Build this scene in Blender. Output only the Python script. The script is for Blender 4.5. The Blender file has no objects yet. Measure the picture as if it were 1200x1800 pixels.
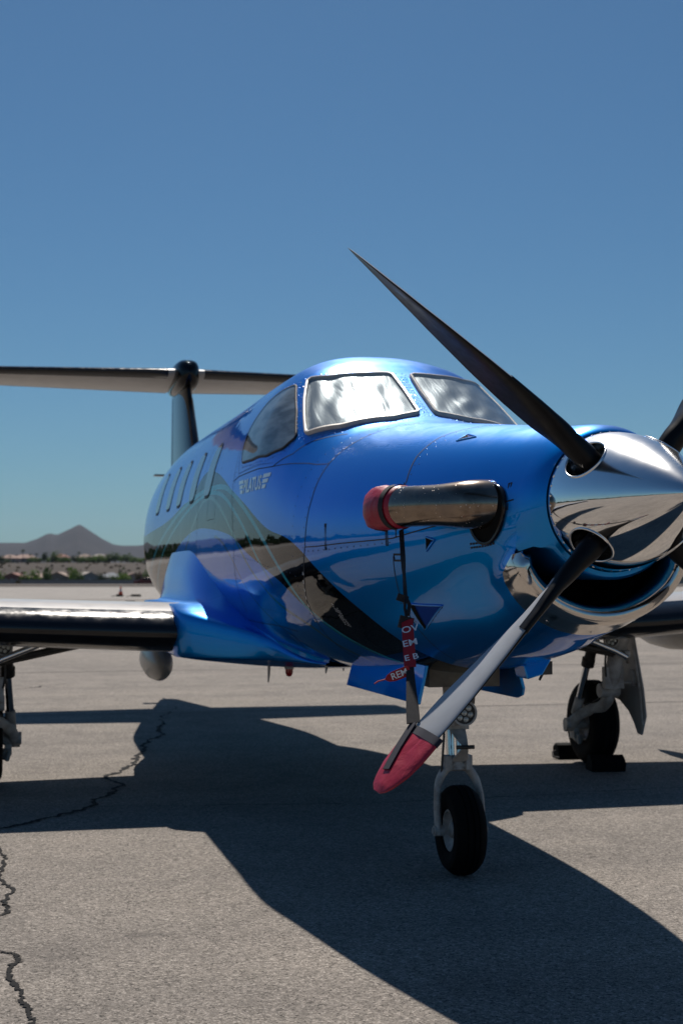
import bpy, math, random
import numpy as np
from mathutils import Vector, Matrix
from mathutils.bvhtree import BVHTree
rad = math.radians
scene = bpy.context.scene
COL = scene.collection
# ------------------------------------------------------------------ camera, sky, sun, exposure
HEAD = rad(13.7)
CH, SH = math.cos(HEAD), math.sin(HEAD)
CAMX, CAMY, CAMZ = -2.2385, -6.7211, 1.487
cd = bpy.data.cameras.new('camera'); cam = bpy.data.objects.new('camera', cd); COL.objects.link(cam)
cam.location = (CAMX, CAMY, CAMZ)
cam.rotation_euler = (math.pi/2+math.atan(105/2500), 0, -HEAD)
cd.sensor_fit = 'VERTICAL'; cd.sensor_height = 36; cd.sensor_width = 24; cd.lens = 50
cd.clip_start = .1; cd.clip_end = 30000
cd.dof.use_dof = True; cd.dof.focus_distance = 4.95; cd.dof.aperture_fstop = 5.0
scene.camera = cam
SUN_ELEV, SUN_AZ = rad(53.0), rad(9.3)
wd = bpy.data.worlds.new('World'); scene.world = wd; wd.use_nodes = True
nt = wd.node_tree
sky = nt.nodes.new('ShaderNodeTexSky'); sky.sky_type = 'NISHITA'; sky.sun_disc = False
sky.sun_elevation = SUN_ELEV; sky.sun_rotation = SUN_AZ
sky.altitude = 400; sky.air_density = 1.0; sky.dust_density = .5; sky.ozone_density = 1.6
bg = nt.nodes['Background']; bg.inputs[1].default_value = .05
tint = nt.nodes.new('ShaderNodeMix'); tint.data_type = 'RGBA'; tint.blend_type = 'MULTIPLY'; tint.inputs[0].default_value = 1
tint.inputs[7].default_value = (.50, .84, 1.06, 1)              # one white balance for the whole sky
nt.links.new(sky.outputs[0], tint.inputs[6]); nt.links.new(tint.outputs[2], bg.inputs[0])
sd = bpy.data.lights.new('sun', 'SUN'); sd.energy = 4.9; sd.angle = rad(.53); sd.color = (1, .925, .835)
sun = bpy.data.objects.new('sun', sd); COL.objects.link(sun)
sv = Vector((math.sin(SUN_AZ)*math.cos(SUN_ELEV), math.cos(SUN_AZ)*math.cos(SUN_ELEV), math.sin(SUN_ELEV)))
sun.rotation_euler = sv.to_track_quat('Z', 'Y').to_euler(); sun.location = (0, 0, 20)
vs = scene.view_settings
vs.view_transform = 'Standard'; vs.look = 'None'; vs.gamma = 1; vs.exposure = 0.0; vs.use_curve_mapping = False
scene.render.engine = 'CYCLES'
scene.cycles.max_bounces = 8; scene.cycles.transparent_max_bounces = 12

# ------------------------------------------------------------------ helpers
class MB:
    """collects shapes into one mesh"""
    def __init__(s): s.v = []; s.f = []; s.m = []; s.nofix = False
    def add(s, vs, fs, m=0):
        o = len(s.v); s.v += [tuple(map(float, p)) for p in vs]
        for f in fs: s.f.append(tuple(i+o for i in f)); s.m.append(m)
        return s
    def box(s, c, size, rz=0, ry=0, rx=0, m=0, taper=1.0):
        M = Matrix.Rotation(rz, 3, 'Z') @ Matrix.Rotation(ry, 3, 'Y') @ Matrix.Rotation(rx, 3, 'X')
        vs = []
        for z in (-1, 1):
            k = taper if z > 0 else 1
            for x, y in ((-1, -1), (1, -1), (1, 1), (-1, 1)):
                vs.append(Vector(c)+M @ Vector((x*size[0]/2*k, y*size[1]/2*k, z*size[2]/2)))
        return s.add(vs, [(0,3,2,1),(4,5,6,7),(0,1,5,4),(1,2,6,5),(2,3,7,6),(3,0,4,7)], m)
    def tube(s, pts, rads, n=16, m=0, cap=True, flat=1.0, ref=None):
        pts = [Vector(p) for p in pts]
        if not hasattr(rads, '__len__'): rads = [rads]*len(pts)
        rings = []; up = Vector(ref) if ref else None
        for i, p in enumerate(pts):
            d = (pts[min(i+1, len(pts)-1)]-pts[max(i-1, 0)]).normalized()
            if up is None: up = Vector((0, 0, 1)) if abs(d.z) < .9 else Vector((1, 0, 0))
            a = (up-d*up.dot(d)).normalized(); b = d.cross(a); 
            if not ref: up = a
            rings.append([p+(a*math.cos(t)*flat+b*math.sin(t))*rads[i] for t in (2*math.pi*k/n for k in range(n))])
        vs = [q for r in rings for q in r]; fs = []
        for i in range(len(pts)-1):
            for k in range(n):
                fs.append((i*n+k, i*n+(k+1) % n, (i+1)*n+(k+1) % n, (i+1)*n+k))
        if cap: fs += [tuple(range(n))[::-1], tuple(range((len(pts)-1)*n, len(pts)*n))]
        return s.add(vs, fs, m)
    def lathe(s, c, axis, prof, n=48, m=0, ms=None, close=False):
        ax = Vector(axis).normalized(); a = ax.orthogonal().normalized(); b = ax.cross(a); c = Vector(c)
        vs = [c+ax*h+(a*math.cos(2*math.pi*k/n)+b*math.sin(2*math.pi*k/n))*max(r, 1e-5) for h, r in prof for k in range(n)]
        N = len(prof)
        for i in range(N if close else N-1):
            j = (i+1) % N
            pass
        o = len(s.v); s.v += [tuple(p) for p in vs]
        for i in range(N if close else N-1):
            j = (i+1) % N
            for k in range(n):
                s.f.append((o+i*n+k, o+i*n+(k+1) % n, o+j*n+(k+1) % n, o+j*n+k)); s.m.append(ms[i] if ms else m)
        return s
    def grid(s, P, m=0, wrap=False, flip=False):
        nr, nc = len(P), len(P[0]); vs = [q for r in P for q in r]; fs = []
        for i in range(nr-1):
            for k in range(nc if wrap else nc-1):
                q = (i*nc+k, i*nc+(k+1) % nc, (i+1)*nc+(k+1) % nc, (i+1)*nc+k)
                fs.append(q[::-1] if flip else q)
        return s.add(vs, fs, m)
    def dome(s, p, n, r, h, m=0, k=6):
        n = Vector(n).normalized(); a = n.orthogonal().normalized(); b = n.cross(a); p = Vector(p)
        vs = [p+(a*math.cos(2*math.pi*i/k)+b*math.sin(2*math.pi*i/k))*r for i in range(k)]
        vs += [p+n*h*.75+(a*math.cos(2*math.pi*i/k)+b*math.sin(2*math.pi*i/k))*r*.65 for i in range(k)]+[p+n*h]
        fs = [(i, (i+1) % k, k+(i+1) % k, k+i) for i in range(k)]+[(k+i, k+(i+1) % k, 2*k) for i in range(k)]
        return s.add(vs, fs, m)
    def mirror(s):
        r = MB(); r.v = [(-x, y, z) for x, y, z in s.v]; r.f = [f[::-1] for f in s.f]; r.m = list(s.m); return r
    def build(s, name, mats, parent=None, smooth=True, ang=38, fix=True, bevel=0):
        me = bpy.data.meshes.new(name); me.from_pydata(s.v, [], s.f); 
        if not isinstance(mats, (list, tuple)): mats = [mats]
        for x in mats: me.materials.append(x)
        me.polygons.foreach_set('material_index', s.m)
        if fix and not s.nofix:
            import bmesh
            bm = bmesh.new(); bm.from_mesh(me); bmesh.ops.recalc_face_normals(bm, faces=bm.faces); bm.to_mesh(me); bm.free()
        if smooth:
            me.polygons.foreach_set('use_smooth', [True]*len(me.polygons)); me.set_sharp_from_angle(angle=rad(ang))
        me.update()
        o = bpy.data.objects.new(name, me); COL.objects.link(o)
        if parent is not None: o.parent = parent
        if bevel:
            b = o.modifiers.new('bevel', 'BEVEL'); b.width = bevel; b.segments = 2; b.limit_method = 'ANGLE'; b.angle_limit = rad(40)
        return o
def tag(o, label=None, cat=None, group=None, kind=None):
    for k, v in (('label', label), ('category', cat), ('group', group), ('kind', kind)):
        if v: o[k] = v
    return o
def empty(name, loc, label, cat, group=None):
    o = bpy.data.objects.new(name, None); COL.objects.link(o); o.location = loc; o.empty_display_size = .2
    return tag(o, label, cat, group)
def copy_tree(o, parent=None):
    c = o.copy(); COL.objects.link(c); c.parent = parent
    for ch in list(o.children): copy_tree(ch, c)
    return c
def at(px, Z, z=0.0):
    """world point Z metres in front of the camera, seen at column px of the photograph"""
    X = (px-600)/2500*Z
    return Vector((CAMX+CH*X+SH*Z, CAMY-SH*X+CH*Z, z))
def world(u, v, z=0.0):
    return Vector((CAMX+CH*u+SH*v, CAMY-SH*u+CH*v, z))
def smooth01(a, b, x):
    t = min(max((x-a)/(b-a), 0), 1); return t*t*(3-2*t)
# ------------------------------------------------------------------ materials
def mat(name, base=(.5,.5,.5), rough=.5, metal=0.0, coat=0.0, spec=.5, croug=.03, alpha=None):
    m = bpy.data.materials.new(name); m.use_nodes = True
    b = m.node_tree.nodes['Principled BSDF']
    b.inputs['Base Color'].default_value = (*base, 1); b.inputs['Roughness'].default_value = rough
    b.inputs['Metallic'].default_value = metal; b.inputs['Coat Weight'].default_value = coat
    b.inputs['Coat Roughness'].default_value = croug; b.inputs['Coat IOR'].default_value = 1.46; b.inputs['Specular IOR Level'].default_value = spec
    return m
def nodes(m): return m.node_tree.nodes, m.node_tree.links, m.node_tree.nodes['Principled BSDF']
def nn(N, t, **kw):
    n = N.new(t)
    for k, v in kw.items(): setattr(n, k, v)
    return n
def noise(N, L, scale, detail=4, rough=.55, vec=None):
    n = N.new('ShaderNodeTexNoise'); n.inputs['Scale'].default_value = scale; n.inputs['Detail'].default_value = detail
    n.inputs['Roughness'].default_value = rough
    if vec is None:
        tc = N.new('ShaderNodeTexCoord'); vec = tc.outputs['Object']
    L.new(vec, n.inputs['Vector']); return n
def ramp(N, L, src, stops):
    r = N.new('ShaderNodeValToRGB'); e = r.color_ramp.elements
    while len(e) < len(stops): e.new(.5)
    for k, (p, c) in enumerate(stops):
        e[k].position = p; e[k].color = (*c, 1) if len(c) == 3 else c
    L.new(src, r.inputs[0]); return r
def mix(N, L, fac, a, b, mode='MIX'):
    x = N.new('ShaderNodeMix'); x.data_type = 'RGBA'; x.blend_type = mode
    if hasattr(fac, 'links'): L.new(fac, x.inputs[0])
    else: x.inputs[0].default_value = fac
    for v, i in ((a, 6), (b, 7)):
        if hasattr(v, 'links'): L.new(v, x.inputs[i])
        else: x.inputs[i].default_value = (*v, 1)
    return x.outputs[2]
def mth(N, L, op, a, b=None, c=None):
    x = N.new('ShaderNodeMath'); x.operation = op
    for i, v in enumerate((a, b, c)):
        if v is None: continue
        if hasattr(v, 'links'): L.new(v, x.inputs[i])
        else: x.inputs[i].default_value = v
    return x.outputs[0]
def worn(name, base, dark, rough, metal=0.0, scale=14, amt=.5, coat=0.0, bump=.0):
    m = mat(name, base, rough, metal, coat); N, L, b = nodes(m)
    n = noise(N, L, scale, 6, .6); r = ramp(N, L, n.outputs[0], [(.38, (0,0,0)), (.68, (1,1,1))])
    k = mth(N, L, 'MULTIPLY', r.outputs[0], amt)
    L.new(mix(N, L, k, base, dark), b.inputs['Base Color'])
    n2 = noise(N, L, scale*3, 3); L.new(mth(N, L, 'MULTIPLY_ADD', n2.outputs[0], .25, rough-.12), b.inputs['Roughness'])
    if bump:
        bp = N.new('ShaderNodeBump'); bp.inputs['Strength'].default_value = bump; bp.inputs['Distance'].default_value = .004
        L.new(n2.outputs[0], bp.inputs['Height']); L.new(bp.outputs[0], b.inputs['Normal'])
    return m
BLUE = (.002, .27, .74)
def paint(name, livery=False):
    m = mat(name, BLUE, .32, .86, .85, 0, .02); N, L, b = nodes(m); b.inputs['Specular Tint'].default_value = (.05, .35, .9, 1)
    tc = N.new('ShaderNodeTexCoord'); P = tc.outputs['Object']
    n = noise(N, L, 1.7, 5, .6, P)
    base = mix(N, L, mth(N, L, 'MULTIPLY', n.outputs[0], .35), BLUE, (.003, .315, .81))
    # faint waviness of riveted skin, so reflections bend like on the real panels
    n2 = noise(N, L, 3.1, 2, .4, P)
    bp = N.new('ShaderNodeBump'); bp.inputs['Strength'].default_value = .075; bp.inputs['Distance'].default_value = .03
    L.new(n2.outputs[0], bp.inputs['Height']); L.new(bp.outputs[0], b.inputs['Coat Normal'])
    n3 = noise(N, L, 22, 6, .7, P)
    # dust on the upward faces dulls the clear coat there
    ge = N.new('ShaderNodeNewGeometry'); sg_ = N.new('ShaderNodeSeparateXYZ'); L.new(ge.outputs['Normal'], sg_.inputs[0])
    mr = N.new('ShaderNodeMapRange'); mr.interpolation_type = 'SMOOTHSTEP'; mr.inputs[1].default_value = .58; mr.inputs[2].default_value = .95; L.new(sg_.outputs[2], mr.inputs[0])
    n4 = noise(N, L, 6, 6, .7, P); up_ = mth(N, L, 'MULTIPLY', mr.outputs[0], mth(N, L, 'MULTIPLY_ADD', n4.outputs[0], .40, .14))
    L.new(mth(N, L, 'ADD', mth(N, L, 'MULTIPLY', n3.outputs[0], .05), up_), b.inputs['Coat Roughness'])
    if livery:
        sp = N.new('ShaderNodeSeparateXYZ'); L.new(P, sp.inputs[0])
        t = mth(N, L, 'MULTIPLY_ADD', sp.outputs[1], 1/12, 2/12)       # Y -2..10 -> 0..1
        z = sp.outputs[2]
        def curve(pts):
            fc = N.new('ShaderNodeFloatCurve'); c = fc.mapping.curves[0]
            pts = [((y+2)/12, v/4) for y, v in pts]
            c.points[0].location = pts[0]; c.points[1].location = pts[-1]
            for q in pts[1:-1]: c.points.new(*q)
            fc.mapping.extend = 'HORIZONTAL'; fc.mapping.update()
            L.new(t, fc.inputs['Value'])
            return mth(N, L, 'MULTIPLY', fc.outputs[0], 4)
        up = curve([(-2,.2),(-.62,.84),(-.50,1.0),(-.388,1.159),(-.268,1.28),(-.123,1.373),(.082,1.487),(.478,1.648),(.922,1.722),(1.19,1.792),(1.53,1.888),(2.02,2.0),(2.4,2.089),(2.72,2.147),(3.26,2.195),(3.5,2.16),(3.8,2.05),(4.34,2.0),(5.05,1.925),(6.23,1.865),(8,1.82),(10,1.8)])
        lo = curve([(-2,.1),(-.2,.86),(.0,1.0),(.112,1.102),(.236,1.159),(.378,1.24),(.55,1.324),(.717,1.411),(.998,1.493),(1.528,1.61),(1.836,1.688),(2.29,1.741),(2.795,1.774),(3.35,1.79),(3.883,1.76),(4.607,1.655),(5.138,1.511),(5.995,1.259),(6.6,1.02),(7.2,.7),(10,.2)])
        def clamp01(x): 
            c = N.new('ShaderNodeClamp'); L.new(x, c.inputs[0]); return c.outputs[0]
        def step(d): return clamp01(mth(N, L, 'MULTIPLY_ADD', d, 500, .5))
        band = mth(N, L, 'MULTIPLY', step(mth(N, L, 'SUBTRACT', up, z)), step(mth(N, L, 'SUBTRACT', z, lo)))
        base = mix(N, L, band, base, (.0035, .0035, .0045))
        def line(pts, w, col, y0, y1):
            nonlocal base
            c = curve(pts); d = mth(N, L, 'ABSOLUTE', mth(N, L, 'SUBTRACT', z, c))
            k = step(mth(N, L, 'SUBTRACT', w, d))
            k = mth(N, L, 'MULTIPLY', k, step(mth(N, L, 'SUBTRACT', sp.outputs[1], y0)))
            k = mth(N, L, 'MULTIPLY', k, step(mth(N, L, 'SUBTRACT', y1, sp.outputs[1])))
            base = mix(N, L, k, base, col)
        line([(-2,.4),(-.3,.90),(-.1,.99),(.1,1.085),(.30,1.19),(.478,1.29),(.609,1.412),(.827,1.564),(1.19,1.738),(1.46,1.835),(1.78,1.929),(2.01,1.981),(2.33,2.03),(2.84,2.052),(3.5,2.04),(4.3,1.973),(5.02,1.87),(5.66,1.759),(6.2,1.633),(8,1.1),(10,.4)], .017, (.03,.30,.40), -.4, 8)
        line([(-2,.3),(.3,.92),(.6,1.14),(.8,1.28),(.96,1.42),(1.22,1.578),(1.51,1.731),(1.97,1.891),(2.24,1.958),(2.56,2.005),(3.0,2.022),(3.46,2.0),(4.3,1.9),(5.4,1.68),(6.3,1.4),(10,.3)], .014, (.03,.30,.38), .95, 8)
        line([(-2,.3),(.45,1.08),(.62,1.2),(.95,1.30),(1.25,1.42),(1.72,1.646),(1.97,1.75),(2.23,1.848),(2.58,1.943),(2.88,1.99),(3.17,1.978),(3.37,1.93),(3.6,1.84),(4.2,1.6),(10,.3)], .013, (.11,.24,.22), .35, 8)
        line([(-2,.3),(.9,.96),(1.2,1.10),(1.6,1.33),(2.1,1.62),(2.6,1.72),(3.6,1.70),(10,.8)], .010, (.05,.16,.25), .9, 2.6)
        metal = mth(N, L, 'MULTIPLY_ADD', band, -.86, .86); L.new(metal, b.inputs['Metallic'])
    L.new(mix(N, L, mth(N, L, 'MULTIPLY', mr.outputs[0], mth(N, L, 'MULTIPLY', n4.outputs[0], .30)), base, (.30,.36,.40)), b.inputs['Base Color'])
    return m
M = {}
M['paint'] = paint('blue_gloss_paint'); M['livery'] = paint('blue_paint_with_black_band', True)
M['black_paint'] = mat('black_gloss_paint', (.002,.002,.003), .3, 0, .8, 0, .03)
M['navy_paint'] = mat('navy_gloss_paint', (.002,.012,.05), .3, 0, .8, 0, .04)
m = M['chrome'] = mat('polished_metal', (.88,.87,.86), .05, 1.0); N, L, b = nodes(m)
n = noise(N, L, 9, 7, .7); ge = N.new('ShaderNodeNewGeometry'); sg_ = N.new('ShaderNodeSeparateXYZ'); L.new(ge.outputs['Normal'], sg_.inputs[0])
mr = N.new('ShaderNodeMapRange'); mr.interpolation_type = 'SMOOTHSTEP'; mr.inputs[1].default_value = .1; mr.inputs[2].default_value = .8; mr.inputs[4].default_value = .17; L.new(sg_.outputs[2], mr.inputs[0])
L.new(mth(N, L, 'ADD', mth(N, L, 'MULTIPLY_ADD', n.outputs[0], .12, -.005), mr.outputs[0]), b.inputs['Roughness'])
n = noise(N, L, 5, 2, .5); bp = N.new('ShaderNodeBump'); bp.inputs['Strength'].default_value = .05; bp.inputs['Distance'].default_value = .02
L.new(n.outputs[0], bp.inputs['Height']); L.new(bp.outputs[0], b.inputs['Normal'])
m = M['lip_metal'] = mat('polished_lip_metal', (.74,.68,.62), .12, 1.0); N, L, b = nodes(m)
n = noise(N, L, 16, 6, .7); L.new(mth(N, L, 'MULTIPLY_ADD', n.outputs[0], .18, .02), b.inputs['Roughness'])
# exhaust: heat-stained steel with light specks
m = M['exhaust'] = mat('heat_stained_steel', (.4,.33,.28), .22, 1.0); N, L, b = nodes(m)
n = noise(N, L, 7, 5, .6); r = ramp(N, L, n.outputs[0], [(.3,(.13,.095,.075)),(.5,(.30,.235,.185)),(.7,(.20,.165,.15))])
vo = N.new('ShaderNodeTexVoronoi'); vo.inputs['Scale'].default_value = 70; tc = N.new('ShaderNodeTexCoord'); L.new(tc.outputs['Object'], vo.inputs['Vector'])
n2 = noise(N, L, 26, 3, .6)
k = mth(N, L, 'MULTIPLY', mth(N, L, 'LESS_THAN', vo.outputs['Distance'], .16), mth(N, L, 'GREATER_THAN', n2.outputs[0], .56))
L.new(mix(N, L, k, r.outputs[0], (.75,.66,.58)), b.inputs['Base Color']); L.new(mth(N, L, 'MULTIPLY_ADD', k, .4, .18), b.inputs['Roughness'])
M['rubber'] = worn('black_tyre_rubber', (.0035,.0035,.004), (.008,.008,.008), .8, 0, 9, .5, bump=.3); M['rubber'].node_tree.nodes['Principled BSDF'].inputs['Specular IOR Level'].default_value = .12
M['boot'] = worn('black_rubber_boot', (.008,.008,.010), (.016,.016,.018), .125, 0, 5, .5)
M['grey_gear'] = worn('grey_gear_paint', (.50,.48,.45), (.15,.12,.095), .5, 0, 11, .75, bump=.15)
M['dark_gear'] = worn('dark_gear_metal', (.06,.055,.05), (.02,.016,.014), .5, .3, 20, .7)
M['bay'] = worn('gear_bay_primer', (.20,.17,.13), (.07,.055,.04), .6, 0, 9, .8)
M['piston'] = mat('chromed_piston', (.75,.75,.76), .08, 1.0)
M['white_under'] = worn('pale_underside_paint', (.40,.375,.345), (.30,.275,.25), .4, 0, 2.5, .5, coat=.4)
M['belly_grey'] = worn('grey_fairing_paint', (.36,.35,.33), (.22,.20,.18), .4, 0, 6, .5, coat=.3)
M['blade_grey'] = worn('grey_blade_paint', (.36,.38,.41), (.27,.28,.30), .42, 0, 7, .5)
M['blade_black'] = worn('black_blade_paint', (.004,.004,.005), (.009,.009,.010), .34, 0, 10, .5); M['blade_black'].node_tree.nodes['Principled BSDF'].inputs['Specular IOR Level'].default_value = .22
M['blue_matte'] = mat('blue_flat_paint', (.001,.04,.25), .5, 0, 0, .05)
M['fastener'] = mat('flush_fastener', (.02,.05,.13), .3, .6)
M['dark'] = mat('dark_void', (.003,.003,.003), .9, 0, 0, .2)
M['seam'] = mat('dark_seam_sealant', (.006,.010,.022), .6)
M['frame_metal'] = worn('window_frame_metal', (.58,.55,.51), (.33,.28,.24), .42, .35, 20, .5)
M['white_print'] = mat('white_print', (.85,.86,.87), .35, 0, 1.0)
M['teal'] = mat('teal_print', (.03,.30,.40), .4)
M['strap'] = worn('black_webbing', (.012,.012,.016), (.03,.03,.035), .8, 0, 60, .5)
M['navy_strap'] = worn('navy_webbing', (.010,.012,.026), (.022,.024,.045), .8, 0, 60, .5)
def leafy(m):
    N, L, b = nodes(m); t = N.new('ShaderNodeBsdfTranslucent'); x = N.new('ShaderNodeMixShader'); x.inputs[0].default_value = .42
    src = b.inputs['Base Color'].links[0].from_socket; L.new(src, t.inputs[0]); L.new(b.outputs[0], x.inputs[1]); L.new(t.outputs[0], x.inputs[2]); L.new(x.outputs[0], N['Material Output'].inputs[0]); return m
def fabric(name, c, d, sc=30):
    m = worn(name, c, d, .42, 0, sc, .5); N, L, b = nodes(m)
    n = noise(N, L, 12, 4, .55); n.inputs['Distortion'].default_value = .8; bp = N.new('ShaderNodeBump'); bp.inputs['Strength'].default_value = .24; bp.inputs['Distance'].default_value = .03
    L.new(n.outputs[0], bp.inputs['Height']); L.new(bp.outputs[0], b.inputs['Normal']); return m
M['red_vinyl'] = fabric('red_vinyl', (.36,.010,.034), (.30,.009,.030), 5)
M['red_tag'] = mat('red_streamer_cloth', (.36,.008,.016), .65)
M['lamp_glass'] = mat('lamp_glass', (.55,.56,.52), .12, .3, 1.0)
M['red_lens'] = mat('red_lens', (.35,.01,.01), .15, 0, 1.0)
m = M['glass'] = bpy.data.materials.new('window_glass'); m.use_nodes = True; N = m.node_tree.nodes; L = m.node_tree.links
N.remove(N['Principled BSDF']); lw = nn(N, 'ShaderNodeLayerWeight'); lw.inputs[0].default_value = .5
class FR: pass
fr = FR(); fr.outputs = [mth(N, L, 'MULTIPLY_ADD', mth(N, L, 'POWER', lw.outputs['Facing'], 5), .95, .045)]
tr = nn(N, 'ShaderNodeBsdfTransparent'); tr.inputs[0].default_value = (.74,.78,.80,1); gl = nn(N, 'ShaderNodeBsdfGlossy'); gl.inputs['Roughness'].default_value = .015
mx = nn(N, 'ShaderNodeMixShader'); L.new(fr.outputs[0], mx.inputs[0]); L.new(tr.outputs[0], mx.inputs[1]); L.new(gl.outputs[0], mx.inputs[2]); L.new(mx.outputs[0], N['Material Output'].inputs[0])
m = M['foil'] = mat('crumpled_foil_shade', (.46,.48,.49), .40, .66); N, L, b = nodes(m)
tc = N.new('ShaderNodeTexCoord'); mp = nn(N, 'ShaderNodeMapping'); mp.inputs['Scale'].default_value = (1.4, .22, .22); L.new(tc.outputs['Object'], mp.inputs[0])
n = noise(N, L, 9, 4, .5, mp.outputs[0]); n.inputs['Distortion'].default_value = .7
bp = N.new('ShaderNodeBump'); bp.inputs['Strength'].default_value = .20; bp.inputs['Distance'].default_value = .03
L.new(n.outputs[0], bp.inputs['Height']); L.new(bp.outputs[0], b.inputs['Normal'])
m = M['side_shade'] = mat('grey_side_shade', (.13,.16,.20), .5); N, L, b = nodes(m)
tc = N.new('ShaderNodeTexCoord'); mp = nn(N, 'ShaderNodeMapping'); mp.inputs['Scale'].default_value = (1, 2.5, 9); mp.inputs['Rotation'].default_value = (.6, 0, 0)
L.new(tc.outputs['Object'], mp.inputs[0]); n = noise(N, L, 2.2, 3, .5, mp.outputs[0])
r = ramp(N, L, n.outputs[0], [(.35,(.12,.15,.18)),(.6,(.36,.41,.46))]); L.new(r.outputs[0], b.inputs['Base Color'])
M['cabin_glass'] = mat('dark_cabin_glass', (.012,.02,.035), .04, 0, .35, .3, .01)
def chipped():
    m = mat('chipped_paint', BLUE, .3, .5, 1.0); N, L, b = nodes(m)
    n = noise(N, L, 38, 4, .7); k = ramp(N, L, n.outputs[0], [(.56,(0,0,0)),(.60,(1,1,1))])
    L.new(mix(N, L, k.outputs[0], (.006,.15,.60), (.62,.66,.70)), b.inputs['Base Color'])
    return m
M['chipped'] = chipped()

# ------------------------------------------------------------------ ground, apron, terrain, mountain
def asphalt(name, tone, tone2, warm):
    m = mat(name, tone, .88, 0, 0, .3); N, L, b = nodes(m)
    tc = N.new('ShaderNodeTexCoord'); P = tc.outputs['Object']
    v1 = N.new('ShaderNodeTexVoronoi'); v1.inputs['Scale'].default_value = 165; L.new(P, v1.inputs['Vector'])
    v2 = N.new('ShaderNodeTexVoronoi'); v2.inputs['Scale'].default_value = 80; L.new(P, v2.inputs['Vector'])
    sx = N.new('ShaderNodeSeparateColor'); L.new(v1.outputs['Color'], sx.inputs[0])
    sx2 = N.new('ShaderNodeSeparateColor'); L.new(v2.outputs['Color'], sx2.inputs[0])
    g = mth(N, L, 'ADD', mth(N, L, 'MULTIPLY', sx.outputs[0], .55), mth(N, L, 'MULTIPLY', sx2.outputs[0], .45))
    st = ramp(N, L, g, [(.10, tuple(c*.28 for c in tone)), (.36, tone), (.66, tone2), (.92, tuple(c*1.35 for c in warm))])
    big = noise(N, L, .35, 6, .6, P); mid = noise(N, L, 2.4, 5, .6, P)
    k = mth(N, L, 'ADD', mth(N, L, 'MULTIPLY', big.outputs[0], .5), mth(N, L, 'MULTIPLY', mid.outputs[0], .5))
    kr = ramp(N, L, k, [(.32, (.68,.68,.69)), (.5, (.97,.97,.97)), (.68, (1.14,1.13,1.12))])
    col = mix(N, L, 1.0, st.outputs[0], kr.outputs[0], 'MULTIPLY')
    # long faint streaks left by traffic and rolling
    mp = nn(N, 'ShaderNodeMapping'); mp.inputs['Rotation'].default_value = (0, 0, .12); mp.inputs['Scale'].default_value = (.05, 1.1, 1); L.new(P, mp.inputs[0])
    s = noise(N, L, 1.3, 4, .55, mp.outputs[0]); sr = ramp(N, L, s.outputs[0], [(.3, (.84,.84,.85)), (.55, (1,1,1)), (.75, (1.07,1.06,1.05))])
    col = mix(N, L, 1.0, col, sr.outputs[0], 'MULTIPLY')
    return m, N, L, b, col, P, v1, v2
m, N, L, b, col, P, v1, v2 = asphalt('weathered_asphalt', (.21,.187,.163), (.258,.231,.203), (.34,.305,.27))
# an oil stain in front and one dark rubbed patch
def stain(c, sx, sy, deep):
    global col
    mp = nn(N, 'ShaderNodeVectorMath', operation='SUBTRACT'); L.new(P, mp.inputs[0]); mp.inputs[1].default_value = (c[0], c[1], 0)
    d = nn(N, 'ShaderNodeVectorMath', operation='MULTIPLY'); L.new(mp.outputs[0], d.inputs[0]); d.inputs[1].default_value = (1/sx, 1/sy, 0)
    ln = nn(N, 'ShaderNodeVectorMath', operation='LENGTH'); L.new(d.outputs[0], ln.inputs[0])
    ns = noise(N, L, 7, 5, .65, P)
    q = mth(N, L, 'ADD', ln.outputs['Value'], mth(N, L, 'MULTIPLY', ns.outputs[0], 1.3))
    r = ramp(N, L, q, [(.55, (deep,)*3), (1.0, (0,0,0))])
    col = mix(N, L, r.outputs[0], col, (.07,.064,.06))
stain((-1.58,-.80), .36, .17, .55); stain((-1.45,3.2), .5, .1, .35); stain((.15,-.2), .5, .5, .35)
L.new(col, b.inputs['Base Color'])
bp = N.new('ShaderNodeBump'); bp.inputs['Strength'].default_value = .55; bp.inputs['Distance'].default_value = .006
L.new(mth(N, L, 'ADD', v1.outputs['Distance'], v2.outputs['Distance']), bp.inputs['Height']); L.new(bp.outputs[0], b.inputs['Normal'])
M['asphalt'] = m
m, N, L, b, col, P, v1, v2 = asphalt('pale_concrete', (.285,.265,.24), (.325,.30,.275), (.37,.345,.315)); L.new(col, b.inputs['Base Color']); M['concrete'] = m
def dirt(name, stops, scale=.05):
    m = mat(name, stops[0][1], .95, 0, 0, .2); N, L, b = nodes(m)
    n = noise(N, L, scale, 8, .68); n2 = noise(N, L, scale*9, 5, .6)
    k = mth(N, L, 'ADD', mth(N, L, 'MULTIPLY', n.outputs[0], .6), mth(N, L, 'MULTIPLY', n2.outputs[0], .4))
    r = ramp(N, L, k, stops); L.new(r.outputs[0], b.inputs['Base Color']); return m
M['dirt'] = dirt('desert_dirt', [(.35,(.046,.036,.029)),(.5,(.062,.050,.041)),(.65,(.08,.065,.053))])
M['rock'] = dirt('mountain_rock', [(.33,(.018,.017,.021)),(.5,(.027,.025,.028)),(.68,(.042,.038,.040))], .0016)
def sheet(name, pts, z, m, kind='structure'):
    b = MB(); b.add([(p[0], p[1], z) for p in pts], [tuple(range(len(pts)))]); return tag(b.build(name, m, fix=False, smooth=False), kind=kind)
sheet('apron', [world(u, v) for u, v in ((-700,-320),(700,-320),(700,168),(-700,168))], 0, M['asphalt'])
sheet('concrete_taxiway', [world(u, v) for u, v in ((-690,70),(690,84),(690,160),(-690,160))], .004, M['concrete'])
sheet('dirt_shoulder', [world(u, v) for u, v in ((-690,140),(690,140),(690,164),(-690,164))], .008, M['dirt'])
rng = random.Random(4)
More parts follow.
